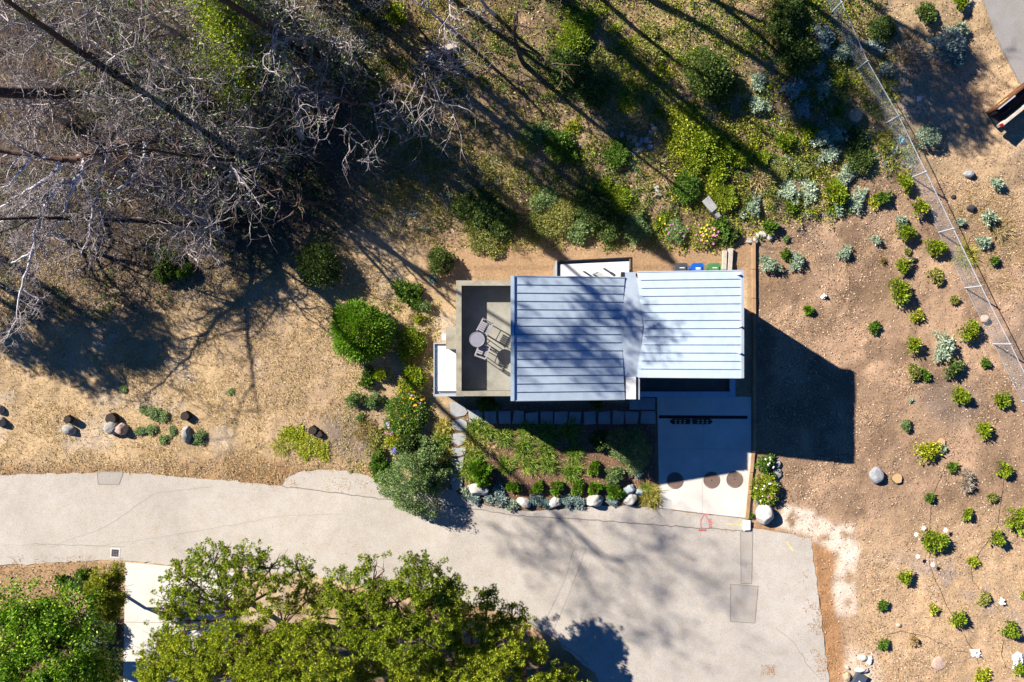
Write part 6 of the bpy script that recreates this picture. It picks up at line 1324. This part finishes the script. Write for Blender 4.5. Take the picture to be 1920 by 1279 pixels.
chips([(640, 560), (850, 560), (850, 760), (800, 930), (640, 890)], 9000, 95, (.05, .12), LEAF['olive'], 'weeds', 'low weeds between the bushes left of the terrace', 'weeds', lambda X, Y: smooth(.48, .62, fbm(X, Y, 1.0, 101, 3)), .6, .45, .04)
chips([(-60, 868), (440, 858), (560, 872), (700, 886), (700, 905), (520, 920), (-60, 905)], 3500, 96, (.05, .12), M['litter'], 'leaf_litter', 'rusty leaves along the road edge', 'leaves')
chips([(-60, 1058), (232, 1050), (232, 1160), (-60, 1200)], 3500, 97, (.05, .12), M['litter'], 'leaf_litter', 'dead leaves on the bank below the road', 'leaves')
def pebbles(pts, n, seed, size, mat, label):
    X, Y, nr = sample(pts, n, seed); k = len(X); s_ = nr.uniform(size[0], size[1], k)[:, None, None] * nr.uniform(.6, 1.2, (k, 6, 3)); o_ = np.array([[1, 0, 0], [-1, 0, 0], [0, 1, 0], [0, -1, 0], [0, 0, .7], [0, 0, -.7]], float)[None]
    V = (np.stack([X, Y, ground_z(X, Y) + .01], 1)[:, None] + o_ * s_).reshape(-1, 3); f = np.array([[0, 2, 4], [2, 1, 4], [1, 3, 4], [3, 0, 4], [2, 0, 5], [1, 2, 5], [3, 1, 5], [0, 3, 5]]); stuff('pebbles', V, (np.arange(k)[:, None, None] * 6 + f[None]).reshape(-1, 3), mat, label, 'pebbles')
pebbles(LOT, 2600, 98, (.02, .06), ROCK['pink'], 'small stones strewn over the planted lot'); pebbles(SLOPE, 1600, 99, (.025, .07), ROCK['tan'], 'small stones strewn over the slope behind the house')

M['rustleaf'] = mat_leaf('rusty_needles', (.16, .08, .035), (.34, .19, .08), (.50, .33, .17), trans=.05)
for k, (pp_, n_) in enumerate(((((1500, 1005), (1535, 1008), (1568, 1290), (1528, 1290)), 2600), (((1020, 1180), (1050, 1190), (1130, 1262), (1100, 1275)), 900), (((1425, 1245), (1452, 1245), (1452, 1268), (1425, 1268)), 140),
                            (((860, 942), (1240, 966), (1395, 988), (1395, 1000), (1230, 990), (860, 956)), 700), (((590, 1070), (830, 1090), (830, 1112), (590, 1096)), 700), (((0, 1044), (230, 1040), (230, 1052), (0, 1062)), 500), (((440, 895), (700, 905), (700, 925), (440, 915)), 500))):
    chips([tuple(p) for p in pp_], n_ * 2, 140 + k, (.025, .07), M['rustleaf'], 'leaf_litter', ('rusty needles and dirt along the end of the road', 'rusty needles on the road beside the bottom pine', 'small heap of rusty leaves on the road', 'rusty needles along the seam in front of the garden', 'rusty needles on the road behind the bottom pines', 'rusty needles along the lower road edge', 'rusty needles along the upper road edge')[k], 'leaves', gr(.6, 150 + k, .45, .62), onroad=True, lift=.004, tilt=.1)
chips([tuple(p) for p in ROAD[1:-1]], 1500, 160, (.02, .06), M['litterd'], 'leaf_litter', 'scattered dark leaf specks over the road', 'leaves', None, onroad=True, lift=.004, tilt=.1)
